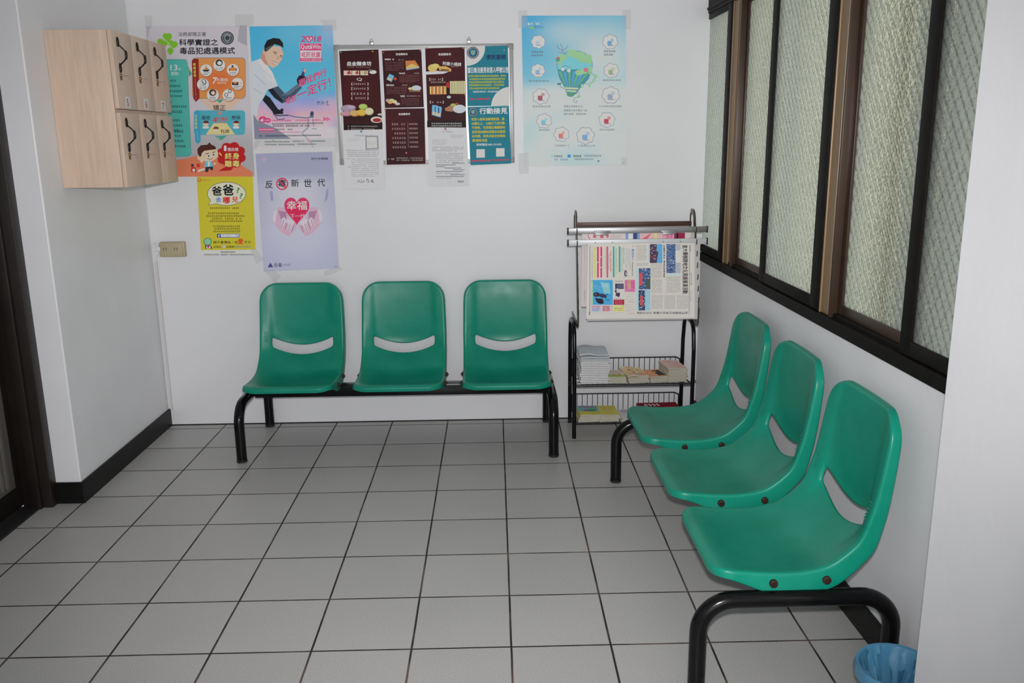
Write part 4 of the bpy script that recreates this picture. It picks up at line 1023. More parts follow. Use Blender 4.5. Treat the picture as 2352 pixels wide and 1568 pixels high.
A.line([(470, 780), (430, 760), (425, 725), (460, 722)], 4, (110, 130, 140)); A.ell(418, 735, 20, 10, (70, 132, 130)); A.line([(590, 790), (606, 830), (600, 856), (556, 866), (550, 900), (578, 912), (584, 890), (566, 884)], 4, (120, 130, 150)); A.ell(600, 850, 12, 14, (130, 180, 130))
spots = [(226, 346, 66, (166, 176, 190), '隨手關燈'), (224, 612, 66, (130, 160, 190), '選用節能產品'), (250, 850, 78, (150, 84, 96), '使用省電LED燈'), (280, 1076, 72, (110, 175, 205), '善用電梯'), (890, 346, 72, (100, 150, 190), '電器不用時'), (900, 612, 72, (140, 160, 120), '種樹節能減碳'), (896, 838, 84, (140, 150, 170), '公共場所節能減碳'), (860, 1066, 76, (176, 70, 84), '清洗冷氣濾網'), (440, 1200, 72, (190, 112, 104), '冷氣調高1℃'), (662, 1212, 84, (120, 150, 185), '少看電視1小時')]
lab = [(166, 430, 286, 478), (136, 698, 322, 716), (172, 932, 340, 952), (232, 1150, 328, 1168), (832, 424, 950, 468), (820, 692, 990, 708), (786, 932, 996, 950), (790, 1148, 930, 1166), (378, 1294, 514, 1312), (590, 1296, 752, 1314)]
for (x, y, r, c, t), lb in zip(spots, lab):
    A.puff(x, y, r * 1.03, r * .98, (120, 124, 150), 7, x); A.puff(x, y, r * .97, r * .92, (190, 190, 188), 7, x)
    A.rrect(x - r * .36, y - r * .1, x + r * .2, y + r * .45, r * .12, c); A.ell(x + r * .25, y - r * .22, r * .22, r * .2, mixc(c, (200, 200, 200), .45)); A.line([(x - r * .3, y + r * .5), (x + r * .45, y + r * .48)], 4, (100, 104, 130))
    two = lb[3] - lb[1] > 30
    if two: A.rows(lb[0], lb[1], lb[2], 2, 32, 17, (100, 108, 118), cw=22)
    else: A.text(t, *lb, (92, 98, 108))
A.text('落實生活節能手法，', 462, 932, 640, 952, (76, 84, 96)); A.text('與節能代言作陽光一起', 462, 968, 676, 990, (76, 84, 96)); A.text('節約用電，保護地球！', 462, 1002, 670, 1022, (76, 84, 96))
A.rows(372, 1392, 480, 1, 1, 18, (84, 96, 110), cw=20); A.ell(352, 1400, 9, 9, (120, 190, 175)); A.rrect(496, 1386, 526, 1414, 6, (62, 132, 180)); A.rows(548, 1390, 640, 1, 1, 20, (76, 84, 96), cw=20); A.rows(652, 1388, 816, 1, 1, 18, (120, 126, 134), cw=20); A.rows(372, 1424, 536, 1, 1, 16, (110, 134, 170), cw=19); A.rows(560, 1422, 740, 1, 1, 14, (112, 118, 128), cw=15); A.ell(782, 1446, 9, 9, (110, 110, 120)); A.rows(1006, 1454, 1028, 1, 1, 10, (96, 100, 110), cw=10)
p = A.build('poster', M['poster']); tag(p, 'sky-blue poster with a planted light bulb, right of the whiteboard', 'poster', 'posters on the back wall')
tape(p, [(1190, 24), (1211, 24), (1211, 64), (1190, 64)], .006); tape(p, [(1429, 22), (1449, 22), (1449, 68), (1429, 66)], .006); tape(p, [(1190, 352), (1214, 350), (1214, 398), (1192, 400)], .006); tape(p, [(1426, 362), (1440, 362), (1440, 380), (1426, 380)], .006)
# ------------------------------------------------------------------ whiteboard with its notices
wx0, wx1, wz0, wz1 = 1.103, 2.083, 1.521, 2.160
wb = empty('whiteboard', ((wx0 + wx1) / 2, YB, wz0), label='aluminium-framed whiteboard hung on two hooks and covered with red and teal notices', cat='whiteboard')
W2, WH = (wx1 - wx0) / 2, wz1 - wz0
b = B(); box(b, -W2 + .01, W2 - .01, -.012, -.002, .01, WH - .01); finish(b, 'panel', M['board'], wb, smooth=False)
b = B()
box(b, -W2 + .03, W2 - .03, -.0135, 0, WH - .022, WH, .003); box(b, -W2 + .03, W2 - .03, -.0135, 0, 0, .022, .003)
box(b, -W2, -W2 + .022, -.0135, 0, .03, WH - .03, .003); box(b, W2 - .022, W2, -.0135, 0, .03, WH - .03, .003)
finish(b, 'frame', M['alu'], wb)
for sx in (-1, 1):
    for z in (0, WH):
        b = B(); zz = (-.001, .032) if z == 0 else (WH - .032, WH + .001)
        zs = (zz[0], zz[0] + .025) if z == 0 else (zz[1] - .025, zz[1])
        xa, xb = sorted((sx * (W2 + .001), sx * (W2 - .034)))
        box(b, xa, xb, -.0142, 0, zs[0], zs[1], .005)
        xa, xb = sorted((sx * (W2 + .001), sx * (W2 - .024)))
        box(b, xa, xb, -.0138, 0, zz[0] + .0008, zz[1] - .0008, .004)
        finish(b, 'corner_cap', M['grey_plastic'], wb)
for u, v in ((854, 100), (1077, 96)):
    x, z = wall_pt(u, v); x -= wb.location.x; z -= wz0
    b = B(); box(b, x - .011, x + .011, -.021, -.001, z - .008, z + .010, .002)
    tube(b, fillet([(x - .010, -.010, z + .008), (x, -.008, z + .028), (x + .010, -.010, z + .008)], .004, 4), .0016, 6)
    finish(b, 'hanging_hook', M['steel'], wb)
BL = .0150                                             # board face stands this far off the wall
maroon, dkm = (62, 17, 21), (32, 13, 15)
cream = (196, 190, 180)
def sheet(lift, quad, fn, nx=6, ny=10):
    A = wall_art(lift); A.grid(quad, nx, ny, fn); return A
def brand(A, x0, y0, x1, y1): A.text('垚金麵食坊', x0, y0, x1, y1, (200, 196, 190), bold=.03, sl=-.01)
def mar(u, v, seed=0): return mixc(maroon, dkm, .5 + .6 * math.sin(u * 3 + seed) * math.cos(v * 5 + seed * 1.7))
# left column, menu with dumplings
A = sheet(BL, [(780, 118), (870, 114), (879, 297), (791, 299)], lambda u, v: mixc(mar(u, v, .4), (66, 20, 24), .4)); A.frame(760, 70, 4.127)
brand(A, 155, 296, 388, 338); A.rows(160, 344, 388, 1, 1, 10, (120, 90, 86), cw=17, ragged=False)
for x0, x1, c in ((126, 200, (190, 170, 160)), (205, 272, (196, 176, 160)), (282, 356, (186, 172, 150))): A.rect(x0, 382, x1, 426, c); A.poly([(x0 + 30, 396), (x0 + 58, 380), (x1 - 4, 410), (x0 + 40, 420)], (150, 60, 56) if x0 < 270 else (160, 140, 110))
A.ell(402, 396, 34, 18, (190, 188, 186)); A.ell(378, 378, 18, 10, (90, 100, 80)); A.text('Q', 248, 450, 300, 482, (190, 184, 178), bold=.01)
for y, n in ((508, 6), (552, 6), (600, 4), (642, 7)): A.text('【', 198, y - 12, 212, y + 14, (180, 172, 164)); A.text('】', 346, y - 12, 360, y + 14, (180, 172, 164)); A.rows(218, y - 9, 342, 1, 1, 18, (150, 130, 126), cw=124 / n * .98, ragged=False, fill=.62)
A.ell(300, 800, 180, 60, (40, 18, 16)); 
for cx, cy, rx, ry, c in ((170, 740, 70, 36, (150, 132, 150)), (150, 790, 60, 24, (170, 130, 140)), (310, 724, 42, 28, (156, 178, 96)), (230, 786, 48, 30, (206, 150, 96)), (296, 780, 46, 32, (206, 164, 70)), (368, 768, 42, 36, (198, 184, 150)), (200, 730, 40, 20, (166, 150, 168))): A.ell(cx, cy, rx, ry, lump(c, -34)); A.ell(cx - 3, cy - 4, rx * .9, ry * .84, c)
A.ell(436, 846, 56, 30, (186, 178, 172)); A.ell(440, 850, 40, 18, (140, 40, 38)); A.ell(470, 796, 24, 10, (180, 172, 168)); A.rect(126, 886, 492, 942, (30, 18, 18), sl=-.02)
A.rows(164, 902, 442, 2, 26, 13, (140, 130, 128), cw=15)
p = A.build('menu_sheet', M['sheet']); tag(p, 'dark red menu sheet with coloured dumplings, at the left end of the whiteboard', 'notice', 'sheets pinned on the whiteboard')
# middle top
A = sheet(BL, [(878, 117), (968, 114), (974, 246), (885, 248)], lambda u, v: mixc(mar(u, v, 2.1), (60, 20, 24), .5)); A.frame(760, 70, 4.127)
brand(A, 618, 216, 730, 238)
for x0, y0, x1 in ((512, 268, 606), (648, 400, 706), (528, 512, 598), (660, 616, 712)): A.rows(x0, y0, x1, 1, 1, 15, (200, 194, 188), cw=15, ragged=False, fill=.9)
for x0, y0, x1 in ((645, 276, 694), (790, 402, 838), (678, 514, 724), (720, 617, 846)): A.rows(x0, y0, x1, 1, 1, 10, (150, 136, 130), cw=10, ragged=False)
A.rows(524, 300, 692, 6, 15, 7, (104, 74, 72), cw=10); A.rows(652, 424, 842, 5, 15, 7, (112, 78, 76), cw=10); A.rows(532, 536, 722, 5, 15, 7, (112, 78, 76), cw=10); A.rows(672, 642, 846, 5, 15, 7, (104, 74, 72), cw=10)
A.poly([(708, 290), (800, 286), (842, 350), (716, 378)], (180, 110, 60)); A.poly([(712, 350), (770, 316), (838, 344), (730, 374)], (206, 164, 90)); A.poly([(716, 366), (842, 346), (838, 360), (720, 378)], (130, 160, 180))
A.poly([(526, 420), (570, 404), (640, 416), (632, 480), (560, 490)], (34, 22, 22)); A.poly([(558, 412), (604, 432), (578, 490), (530, 464)], (104, 160, 206)); A.poly([(540, 446), (580, 462), (574, 482), (534, 464)], (200, 170, 130)); A.ell(612, 460, 16, 14, (170, 60, 50))
A.poly([(734, 514), (850, 512), (852, 580), (742, 584)], (40, 28, 26)); A.ell(812, 548, 46, 26, (176, 180, 184)); A.ell(756, 552, 22, 12, (190, 170, 130)); A.rect(745, 568, 852, 582, (120, 100, 60))
for cx, cy, c in ((546, 664, (160, 134, 150)), (580, 664, (170, 190, 110)), (606, 676, (200, 180, 140)), (566, 680, (206, 150, 90))): A.ell(cx, cy, 24, 16, c)
A.ell(634, 696, 24, 12, (180, 172, 170))
p = A.build('menu_sheet', M['sheet']); tag(p, 'dark red sheet listing four dishes with small pictures, above the price list', 'notice', 'sheets pinned on the whiteboard')
# middle bottom, price list
A = wall_art(BL + .0005); A.poly([(884, 248), (976, 247), (979.5, 378), (887, 380)], (176, 172, 170)); A.grid([(886, 250), (975, 249), (978, 376), (889, 378)], 6, 10, lambda u, v: mixc(mar(u, v, .9), (64, 22, 26), .45)); A.frame(760, 70, 4.127)
brand(A, 644, 782, 754, 804); A.line([(730, 872), (738, 1112)], 3, (130, 110, 108))
for k in range(6): A.rows(582 + k * 1.5, 878 + k * 43.5, 720, 1, 1, 20, (140, 120, 118), cw=22, ragged=False, fill=.6); A.rows(744 + k * 1.5, 878 + k * 43, 832, 1, 1, 16, (150, 134, 130), cw=14, ragged=False, fill=.66)
A.rows(545, 1210, 606, 1, 1, 14, (160, 150, 146), cw=15, ragged=False); A.rows(626, 1202, 874, 2, 20, 12, (140, 130, 128), cw=14, ragged=False)
p = A.build('price_list', M['sheet']); tag(p, 'dark red price list sheet with two columns, at the lower middle of the whiteboard', 'notice', 'sheets pinned on the whiteboard')
# third column, menu with filled rolls
A = sheet(BL, [(977, 112), (1067, 109), (1071, 293), (983, 292)], lambda u, v: mixc(mar(u, v, 3.3), (64, 20, 24), .5)); A.frame(760, 70, 4.127)
brand(A, 1020, 216, 1140, 240); A.text('阿嬤小燒餅', 1062, 296, 1238, 332, (204, 198, 190), bold=.02, sl=.06); A.rows(1140, 342, 1222, 1, 1, 8, (140, 110, 104), cw=10)
A.poly([(902, 392), (1000, 384), (1120, 392), (1070, 412), (904, 420)], (186, 184, 186)); A.ell(966, 358, 44, 36, (200, 166, 96)); A.ell(992, 340, 38, 24, (208, 176, 104)); A.poly([(1020, 342), (1090, 340), (1142, 366), (1140, 392), (1100, 386), (1030, 378)], (196, 150, 84)); A.poly([(1040, 368), (1120, 372), (1120, 382), (1050, 380)], (90, 56, 34))
A.text('【', 936, 452, 950, 478, (190, 182, 174)); A.text('】', 1050, 452, 1064, 478, (190, 182, 174)); A.rows(954, 457, 1048, 1, 1, 16, (160, 140, 136), cw=16, ragged=False, fill=.6); A.rows(948, 484, 1092, 1, 1, 14, (140, 124, 120), cw=18, ragged=False)
A.poly([(936, 530), (1096, 526), (1100, 606), (940, 608)], (160, 120, 70))
for k in range(9): A.rect(940 + k * 17, 536, 952 + k * 17, 602, ((206, 180, 110), (190, 110, 60), (204, 190, 140), (180, 70, 44))[k % 4], up=(k == 0))
A.poly([(1126, 480), (1272, 476), (1278, 628), (1260, 606), (1140, 604)], (120, 90, 56))
for k in range(10): A.rect(1130 + k * 14.5, 482, 1140 + k * 14.5, 600, (204, 190, 150), up=(k == 0))
A.poly([(1094, 500), (1118, 490), (1126, 540), (1104, 560)], (170, 40, 44)); A.poly([(1096, 540), (1120, 545), (1116, 630), (1100, 630)], (24, 16, 18)); A.ell(1120, 632, 20, 14, (160, 170, 170))
A.text('【', 940, 668, 954, 692, (190, 182, 174)); A.text('】', 1056, 668, 1070, 692, (190, 182, 174)); A.rows(960, 674, 1054, 1, 1, 14, (160, 140, 136), cw=24, ragged=False, fill=.6)
A.poly([(1080, 730), (1180, 690), (1278, 660), (1280, 850), (1180, 790)], (44, 26, 24)); A.poly([(1080, 740), (1150, 700), (1180, 720), (1160, 770), (1090, 764)], (150, 110, 84)); A.ell(1220, 744, 62, 40, (178, 182, 190)); A.ell(1160, 706, 26, 14, (150, 160, 80)); A.ell(1196, 694, 16, 8, (170, 60, 50))
for x, y in ((962, 706), (994, 716)): A.poly([(x, y), (x + 50, y + 6), (x + 60, y + 20), (x + 48, y + 108), (x - 4, y + 96)], (100, 160, 206)); A.poly([(x + 4, y + 60), (x + 48, y + 66), (x + 44, y + 98), (x + 2, y + 90)], (196, 172, 140)); A.rect(x + 24, y + 16, x + 34, y + 70, (40, 50, 110))
A.rect(914, 856, 1282, 918, (30, 20, 20), sl=-.01); A.rows(956, 874, 1242, 2, 22, 14, (150, 146, 146), cw=18, ragged=False)
p = A.build('menu_sheet', M['sheet']); tag(p, 'dark red menu sheet with filled pastries and rolls, beside the teal notices', 'notice', 'sheets pinned on the whiteboard')
# two white letters hanging below
def letter(quad, label, left):
    A = wall_art(BL - .0004); A.poly(quad, (186, 186, 188)); A.frame(760, 70, 4.127); tx = (132, 130, 136)
    if left:
        A.rows(230, 990, 400, 1, 1, 12, tx, cw=16, ragged=False); A.rows(162, 1020, 290, 3, 12, 6, (160, 158, 164), cw=9)
        A.poly([(328, 998), (452, 996), (458, 1126), (332, 1130)], (140, 140, 144)); A.poly([(342, 1012), (438, 1010), (442, 1112), (346, 1116)], (186, 186, 184)); A.rows(350, 1050, 440, 3, 14, 7, (164, 160, 162), cw=12)
        A.rows(160, 1132, 464, 4, 18, 8, tx, cw=13, sl=.004); A.rows(200, 1212, 466, 10, 18, 8, (140, 138, 144), cw=13, sl=.004)
        for k in range(3): A.rows(150 + k * 8, 1130 + k * 80, 190 + k * 6, 1, 1, 8, tx, cw=14)
        A.line([(255, 1440), (268, 1416), (284, 1444)], 6, (124, 122, 128)); A.line([(290, 1410), (296, 1442), (318, 1420), (316, 1440)], 5, (124, 122, 128)); A.line([(338, 1430), (352, 1404), (368, 1436), (346, 1438)], 6, (124, 122, 128)); A.line([(382, 1438), (396, 1408), (408, 1440), (384, 1420)], 6, (124, 122, 128))
        A.rows(322, 1464, 362, 1, 1, 7, (160, 158, 162), cw=9)
    else:
        A.rows(1060, 954, 1160, 1, 1, 12, tx, cw=16, ragged=False); A.rows(1135, 988, 1260, 3, 12, 6, (150, 148, 154), cw=9); A.rows(960, 1032, 1104, 5, 12, 6, (150, 148, 154), cw=9)
        A.rows(962, 1100, 1260, 3, 17, 9, tx, cw=13); A.rows(996, 1160, 1262, 6, 17, 8, tx, cw=13)
        for x0, y0, x1 in ((1148, 1252, 1268), (998, 1269, 1186), (998, 1286, 1084), (1080, 1299, 1238), (1156, 1315, 1268), (998, 1331, 1250), (1134, 1362, 1270), (998, 1378, 1262)): A.rect(x0, y0, x1, y0 + 7, (118, 120, 128))
        A.rows(998, 1348, 1264, 1, 1, 8, tx, cw=13); A.rows(1004, 1394, 1166, 1, 1, 8, tx, cw=13); A.rows(1204, 1420, 1262, 1, 1, 18, (70, 70, 74), cw=7, ragged=False); A.rows(1116, 1434, 1154, 1, 1, 6, (160, 158, 162), cw=8)
    p = A.build('letter', M['matte_print']); tag(p, label, 'notice', 'sheets pinned on the whiteboard')
letter([(788, 299), (879, 296), (884, 432), (794, 434)], 'white typed letter with a square stamp, hanging below the dumpling menu', True)
letter([(983, 290), (1072, 293), (1077.5, 426), (986, 427)], 'white typed letter with struck-out lines, hanging below the pastry menu', False)
# teal notices
teal = (30, 108, 124)
def crest(A, cx, cy, r):
    A.ell(cx, cy, r, r, (40, 62, 92)); A.ell(cx, cy, r * .88, r * .88, (150, 150, 136)); A.ell(cx, cy, r * .76, r * .76, (48, 76, 96)); A.poly([(cx - r * .4, cy - r * .45), (cx + r * .4, cy - r * .45), (cx + r * .38, cy + r * .2), (cx, cy + r * .5), (cx - r * .38, cy + r * .2)], (70, 150, 160)); A.ell(cx, cy, r * .2, r * .24, (170, 130, 90))
def arc(cx, cy, r, a0, a1, n=14): return [(cx + r * math.cos(math.radians(a0 + (a1 - a0) * k / n)), cy + r * math.sin(math.radians(a0 + (a1 - a0) * k / n))) for k in range(n + 1)]
A = wall_art(BL); A.poly([(1072, 108), (1166, 105), (1170, 242), (1074, 244)], teal); A.frame(970, 95, 9.8)
A.poly([(1008, 120), (1412, 105)] + arc(1008, 150, 404, 0, 90)[1:], (186, 184, 182)); crest(A, 1142, 260, 134)
A.poly([(1960, 1440), (1546, 1450)] + arc(1990, 1465, 440, 180, 266)[1:] , (186, 184, 182))
A.text('便民服務', 1436, 302, 1886, 418, (26, 44, 84), bold=.05, sl=-.01)
A.text('當日無法接見收容人呼號公告', 1022, 584, 1938, 722, (204, 206, 204), bold=.03, sl=-.012)
ye = (156, 158, 40)
for y, x0, x1 in ((762, 1042, 1868), (832, 1062, 1868), (900, 1042, 1848), (966, 1046, 1846), (1038, 1056, 1724)): A.rows(x0, y, x1, 1, 1, 46, ye, cw=40, ragged=False, fill=.92, sl=-.012)
A.rows(1142, 1116, 1700, 1, 1, 40, (180, 196, 196), cw=30, ragged=False, sl=-.01); A.rows(1056, 1282, 1516, 1, 1, 38, (186, 34, 56), cw=36, ragged=False, fill=1.0, sl=-.02)
p = A.build('teal_notice', M['sheet']); tag(p, 'upper teal notice with white corners, at the top right of the whiteboard', 'notice', 'sheets pinned on the whiteboard')
A = wall_art(BL + .0006); A.poly([(1074, 245), (1169, 242), (1174, 375), (1081, 379)], teal); A.frame(980, 230, 9.8)
A.poly([(920, 150), (1850, 122), (1850, 134), (920, 162)], (150, 184, 188))
crest(A, 1046, 270, 104); A.text('行動接見', 1186, 176, 1818, 318, (208, 210, 208), bold=.04, sl=-.015)
ye = (178, 162, 36)
for k, (x1, t) in enumerate(((1750, '收容人遠系血親或配偶、直'), (1758, '65歲以上、12歲以下或行動'), (1764, '不便者，可至矯正機關預約'), (1770, '接見登記網站或電洽本監提'), (1772, '出申請，詳見本監全球資訊'), (1368, '網\\最新消息'))): A.text(t, 1008 + k * 4, 398 + k * 95, x1, 464 + k * 95, ye, bold=.035, sl=-.012)
A.text('服務電話:082-331653', 1118, 974, 1682, 1028, (190, 204, 204), bold=.02, sl=-.015)
for x0, y0 in ((1120, 1105), (1562, 1080)): A.rect(x0, y0, x0 + 190, y0 + 190, (186, 184, 182), sl=-.02)
A.rows(1012, 1348, 1438, 1, 1, 36, (186, 34, 56), cw=36, ragged=False, fill=1.0, sl=-.03); A.rows(1500, 1330, 1850, 1, 1, 36, (186, 34, 56), cw=36, ragged=False, fill=1.0, sl=-.03)
p = A.build('teal_notice', M['sheet']); tag(p, 'lower teal notice with yellow lettering and two white squares', 'notice', 'sheets pinned on the whiteboard')
# pins
def pin(u, v, m, label, r=.0062, grp='round pins on the whiteboard'):
    x, z = wall_pt(u, v); b = B()
    lathe(b, [(0, .0085), (r * .7, .008), (r, .005), (r * .8, .003), (r * .8, 0)], n=14, mtx=Matrix.Translation((x, YB - BL - .0012, z)) @ Matrix.Rotation(math.pi / 2, 4, 'X'))
    tag(finish(b, 'push_pin', m), label, 'pin', grp)
pin(831, 302, mat('cyan_pin', (.02, .35, .45), .2), 'pale blue round pin at the top of the letter with the square stamp')
pin(1024, 296, mat('magenta_pin', (.35, .03, .30), .2), 'magenta round pin at the top of the letter with struck-out lines')
pin(933.5, 351, mat('red_pin', (.6, .03, .03), .2), 'red round pin low on the dark red price list')
for u, v, c in ((784, 121, 'green_pin'), (857, 119, 'yellow_pin'), (882, 121, 'red_corner_pin'), (966, 117, None), (981, 112, 'red_corner_pin'), (1064, 111, None), (1077, 112, None), (1158, 116, None), (886, 252, 'red_corner_pin'), (1164, 247, None)):
    pin(u, v, M['clear'] if c is None else (bpy.data.materials.get(c) or mat(c, {'green_pin': (.05, .4, .15), 'yellow_pin': (.5, .5, .05), 'red_corner_pin': (.5, .03, .04)}[c], .2)),
        'small shiny pin in a top corner of a sheet on the whiteboard', .0045, 'corner pins on the whiteboard')

# ------------------------------------------------------------------ newspaper stand in the corner
RY0, RY1 = -0.285, -0.005                              # front and back legs
st = empty('newspaper_stand', (2.725, (RY0 + RY1) / 2, 0), label='black and brown metal newspaper stand with two wire shelves in the back right corner', cat='stand')
ox, oy = -2.725, -(RY0 + RY1) / 2
XL, XR = 2.396, 3.058
for x in (XL, XR):
    b = B()
    tube(b, fillet([(x + ox, RY0 + oy, 0), (x + ox, RY0 + oy, .50), (x + ox, RY0 + .03 + oy, .648), (x + ox, RY1 - .03 + oy, .648), (x + ox, RY1 + oy, .50), (x + ox, RY1 + oy, 0)], .07, 6), .0115, 12, up=(1, 0, 0))
    finish(b, 'leg_frame', M['tube'], st, angle=60)
for zf, zb, rail, pre in ((.312, .296, .395, 0), (.094, .078, .178, 0)):
    b = B(); w = .0022
    x0, x1 = XL + ox + .012, XR + ox - .012; y0, y1 = RY0 + oy - .004, RY1 + oy - .006
    tube(b, fillet([(x0, y0, zf), (x1, y0, zf)], .01), .0042, 8); tube(b, [(x0, y0 + .006, zf - .012), (x1, y0 + .006, zf - .012)], .0030, 6)
    tube(b, fillet([(x0 + .002, y1, zb), (x0 + .002, y1, rail), (x1 - .03, y1, rail), (x1 - .004, y1, rail - .012), (x1 - .004, y1, zb)], .012, 4), .0036, 8, up=(0, 1, 0))
    for k in (.33, .66): tube(b, [(x0, y0 + (y1 - y0) * k, zf + (zb - zf) * k - .003), (x1, y0 + (y1 - y0) * k, zf + (zb - zf) * k - .003)], .0022, 6)
    n = 21
    for k in range(n + 1):
        x = x0 + (x1 - x0) * k / n
        tube(b, fillet([(x, y0, zf + .001), (x, y1 - .002, zb), (x, y1, rail)], .006, 3), w, 6, up=(1, 0, 0))
    tube(b, [(x0, y0, zf), (x0, y1, zb)], .0036, 8, up=(1, 0, 0)); tube(b, [(x1, y0, zf), (x1, y1, zb)], .0036, 8, up=(1, 0, 0))
    for x, sg in ((XL + ox - .014, -1), (XR + ox + .014, 1)):
        rp = [(x + sg * (.008 + .008 * math.cos(a)), y0 + .06, zf - .006 + .008 * math.sin(a)) for a in [2 * math.pi * i / 12 for i in range(13)]]
        tube(b, rp, .0018, 6, up=(0, 1, 0)); tube(b, [(x, y0 + .06, zf - .006), (x - sg * .03, y0 + .06, zf - .006)], .0022, 6)
    finish(b, 'wire_shelf', M['wire'], st, angle=60)
PZ = 1.262
for x, sg, xt in ((XL + .016, -1, XL + .003), (XR + .010, 1, XR - .028)):
    b = B(); xa, xb = x + ox, xt + ox
    path = fillet([(xa - .006, RY1 - .02 + oy, .668), (xa - .006, RY0 + .035 + oy, .664), (xa, RY0 - .012 + oy, .640), (xa, RY0 - .020 + oy, .700), (xb, RY0 - .012 + oy, PZ), (xb, RY0 + .075 + oy, PZ + .004), (xb, RY0 + .082 + oy, 1.175)], .034, 7)
    sweep(b, path, rectp(.006, .024), up=(0, .3, 1))
    up_ = finish(b, 'upright_strip', M['rack_strip'], st, angle=40)
    for k in range(8):
        z = 1.172 - k * .0625; f = (z - .70) / (PZ - .70); xx = xa + (xb - xa) * f
        b = B(); yy = RY0 - .018 + .008 * f + oy
        tube(b, fillet([(xx, yy + .004, z - .018), (xx, yy - .020, z - .022), (xx + .0, yy - .036, z - .012), (xx, yy - .038, z + .012)], .008, 4), .0028, 8, up=(1, 0, 0))
        finish(b, 'hook_peg', M['rack_strip'], up_, angle=60)
b = B(); box(b, XL + .02 + ox, XR - .02 + ox, RY0 + .076 + oy, RY0 + .088 + oy, 1.180, 1.206, .002)
finish(b, 'crossbar', M['rust_bar'], st)
# sticks and the papers they hold
def stick(z, y, m, label, x0=2.350, x1=3.103, h=.031, clips=False):
    o = empty('newspaper_stick', ((x0 + x1) / 2, y, z), label=label, cat='newspaper stick', group='newspaper sticks across the stand'); L2 = (x1 - x0) / 2
    b = B(); box(b, -L2 + .008, L2 - .008, -.007, .007, -h / 2, h / 2, .002); bar = finish(b, 'bar', m, o)
    for sg in (-1, 1):
        b = B(); xa, xb = sorted((sg * (L2 - .009), sg * L2)); box(b, xa, xb, -.009, .009, -h / 2 - .002, h / 2 + .002, .002); finish(b, 'end_cap', M['black_plastic'], o)
    if clips:
        for cx in (-.19, .17):
            b = B(); box(b, cx - .045, cx + .045, -.014, -.006, -.012, -.002, .002); box(b, cx - .036, cx + .034, -.011, -.006, -.024, -.013, .001)
            for k in range(9): tube(b, [(cx - .042 + k * .010, -.016, -.004), (cx - .038 + k * .010, -.016, .002)], .0022, 6)
            finish(b, 'spring_clip', M['alu_dark'], o)
    else:
        for x in (-.226, -.135, .137, .229):
            b = B(); lathe(b, [(0, .0008), (.0026, .0004), (.0028, -.001)], n=10, mtx=Matrix.Translation((x, -.007, 0)) @ Matrix.Rotation(math.pi / 2, 4, 'X')); finish(b, 'rivet', M['black_plastic'], bar)
    return o
stick(1.171, RY0 - .022, M['alu_dark'], 'upper grey metal newspaper stick with two spring clips', clips=True)
stick(1.109, RY0 - .030, M['white_bar'], 'lower silver newspaper stick in front, holding the front newspaper')
# newspapers: folded sheets with a printed page in front
def pixels_to_plane(h, y):  # homography from image pixels to metres on an upright plane
    def to3(u, v, k):
        w = h[6] * u + h[7] * v + 1
        return ((h[0] * u + h[1] * v + h[2]) / w, y - k * STEP, (h[3] * u + h[4] * v + h[5]) / w)
    return to3
def newspaper(x0, x1, z0, z1, yf, label, art):
    o = empty('newspaper', ((x0 + x1) / 2, yf, z0), label=label, cat='newspaper', group='newspapers on the stand')
    b = B(); W_ = (x1 - x0) / 2; Hh = z1 - z0; ns = 10
    for k in range(3):                                  # a few folded sheets, each a little askew
        dx = (.0, -.0018, .0022)[k]; dz = (.0, .0035, .0015)[k]; t0, t1 = .0004 + k * .0016, .0016 + k * .0016
        pts = []
        for j in range(ns + 1):
            v = j / ns; bow = .0014 * math.sin(v * math.pi)
            pts.append((Hh * v * (1 - dz / Hh) + dz, bow))
        prev = None
        for z, bow in pts:
            r = [b.bm.verts.new((-W_ + dx, t0 + bow * 0, z)), b.bm.verts.new((W_ + dx * .5, t0, z)), b.bm.verts.new((W_ + dx * .5, t1 + bow * 0, z)), b.bm.verts.new((-W_ + dx, t1, z))]
            if prev:
                for i in range(4): b.bm.faces.new((prev[i], prev[(i + 1) % 4], r[(i + 1) % 4], r[i]))
            else: b.bm.faces.new(r[::-1])
            prev = r
        b.bm.faces.new(prev)
    finish(b, 'folded_sheets', M['newsprint'], o, smooth=False)
    p = art.build('printed_page', M['matte_print'], o)
    p.matrix_parent_inverse = Matrix.Translation(-Vector(o.location))
    return o
HF = (0.0021253066, -0.00024410589, -0.45441516, -4.0764345e-05, -0.002265754, 2.3459015, -1.0170113e-05, -0.00010705472)
HBK = (0.002136559, -0.00024428405, -0.46709453, -4.0890076e-05, -0.0022767111, 2.349545, -1.0170113e-05, -0.00010705472)
ink, ink2 = (64, 60, 62), (104, 100, 100)
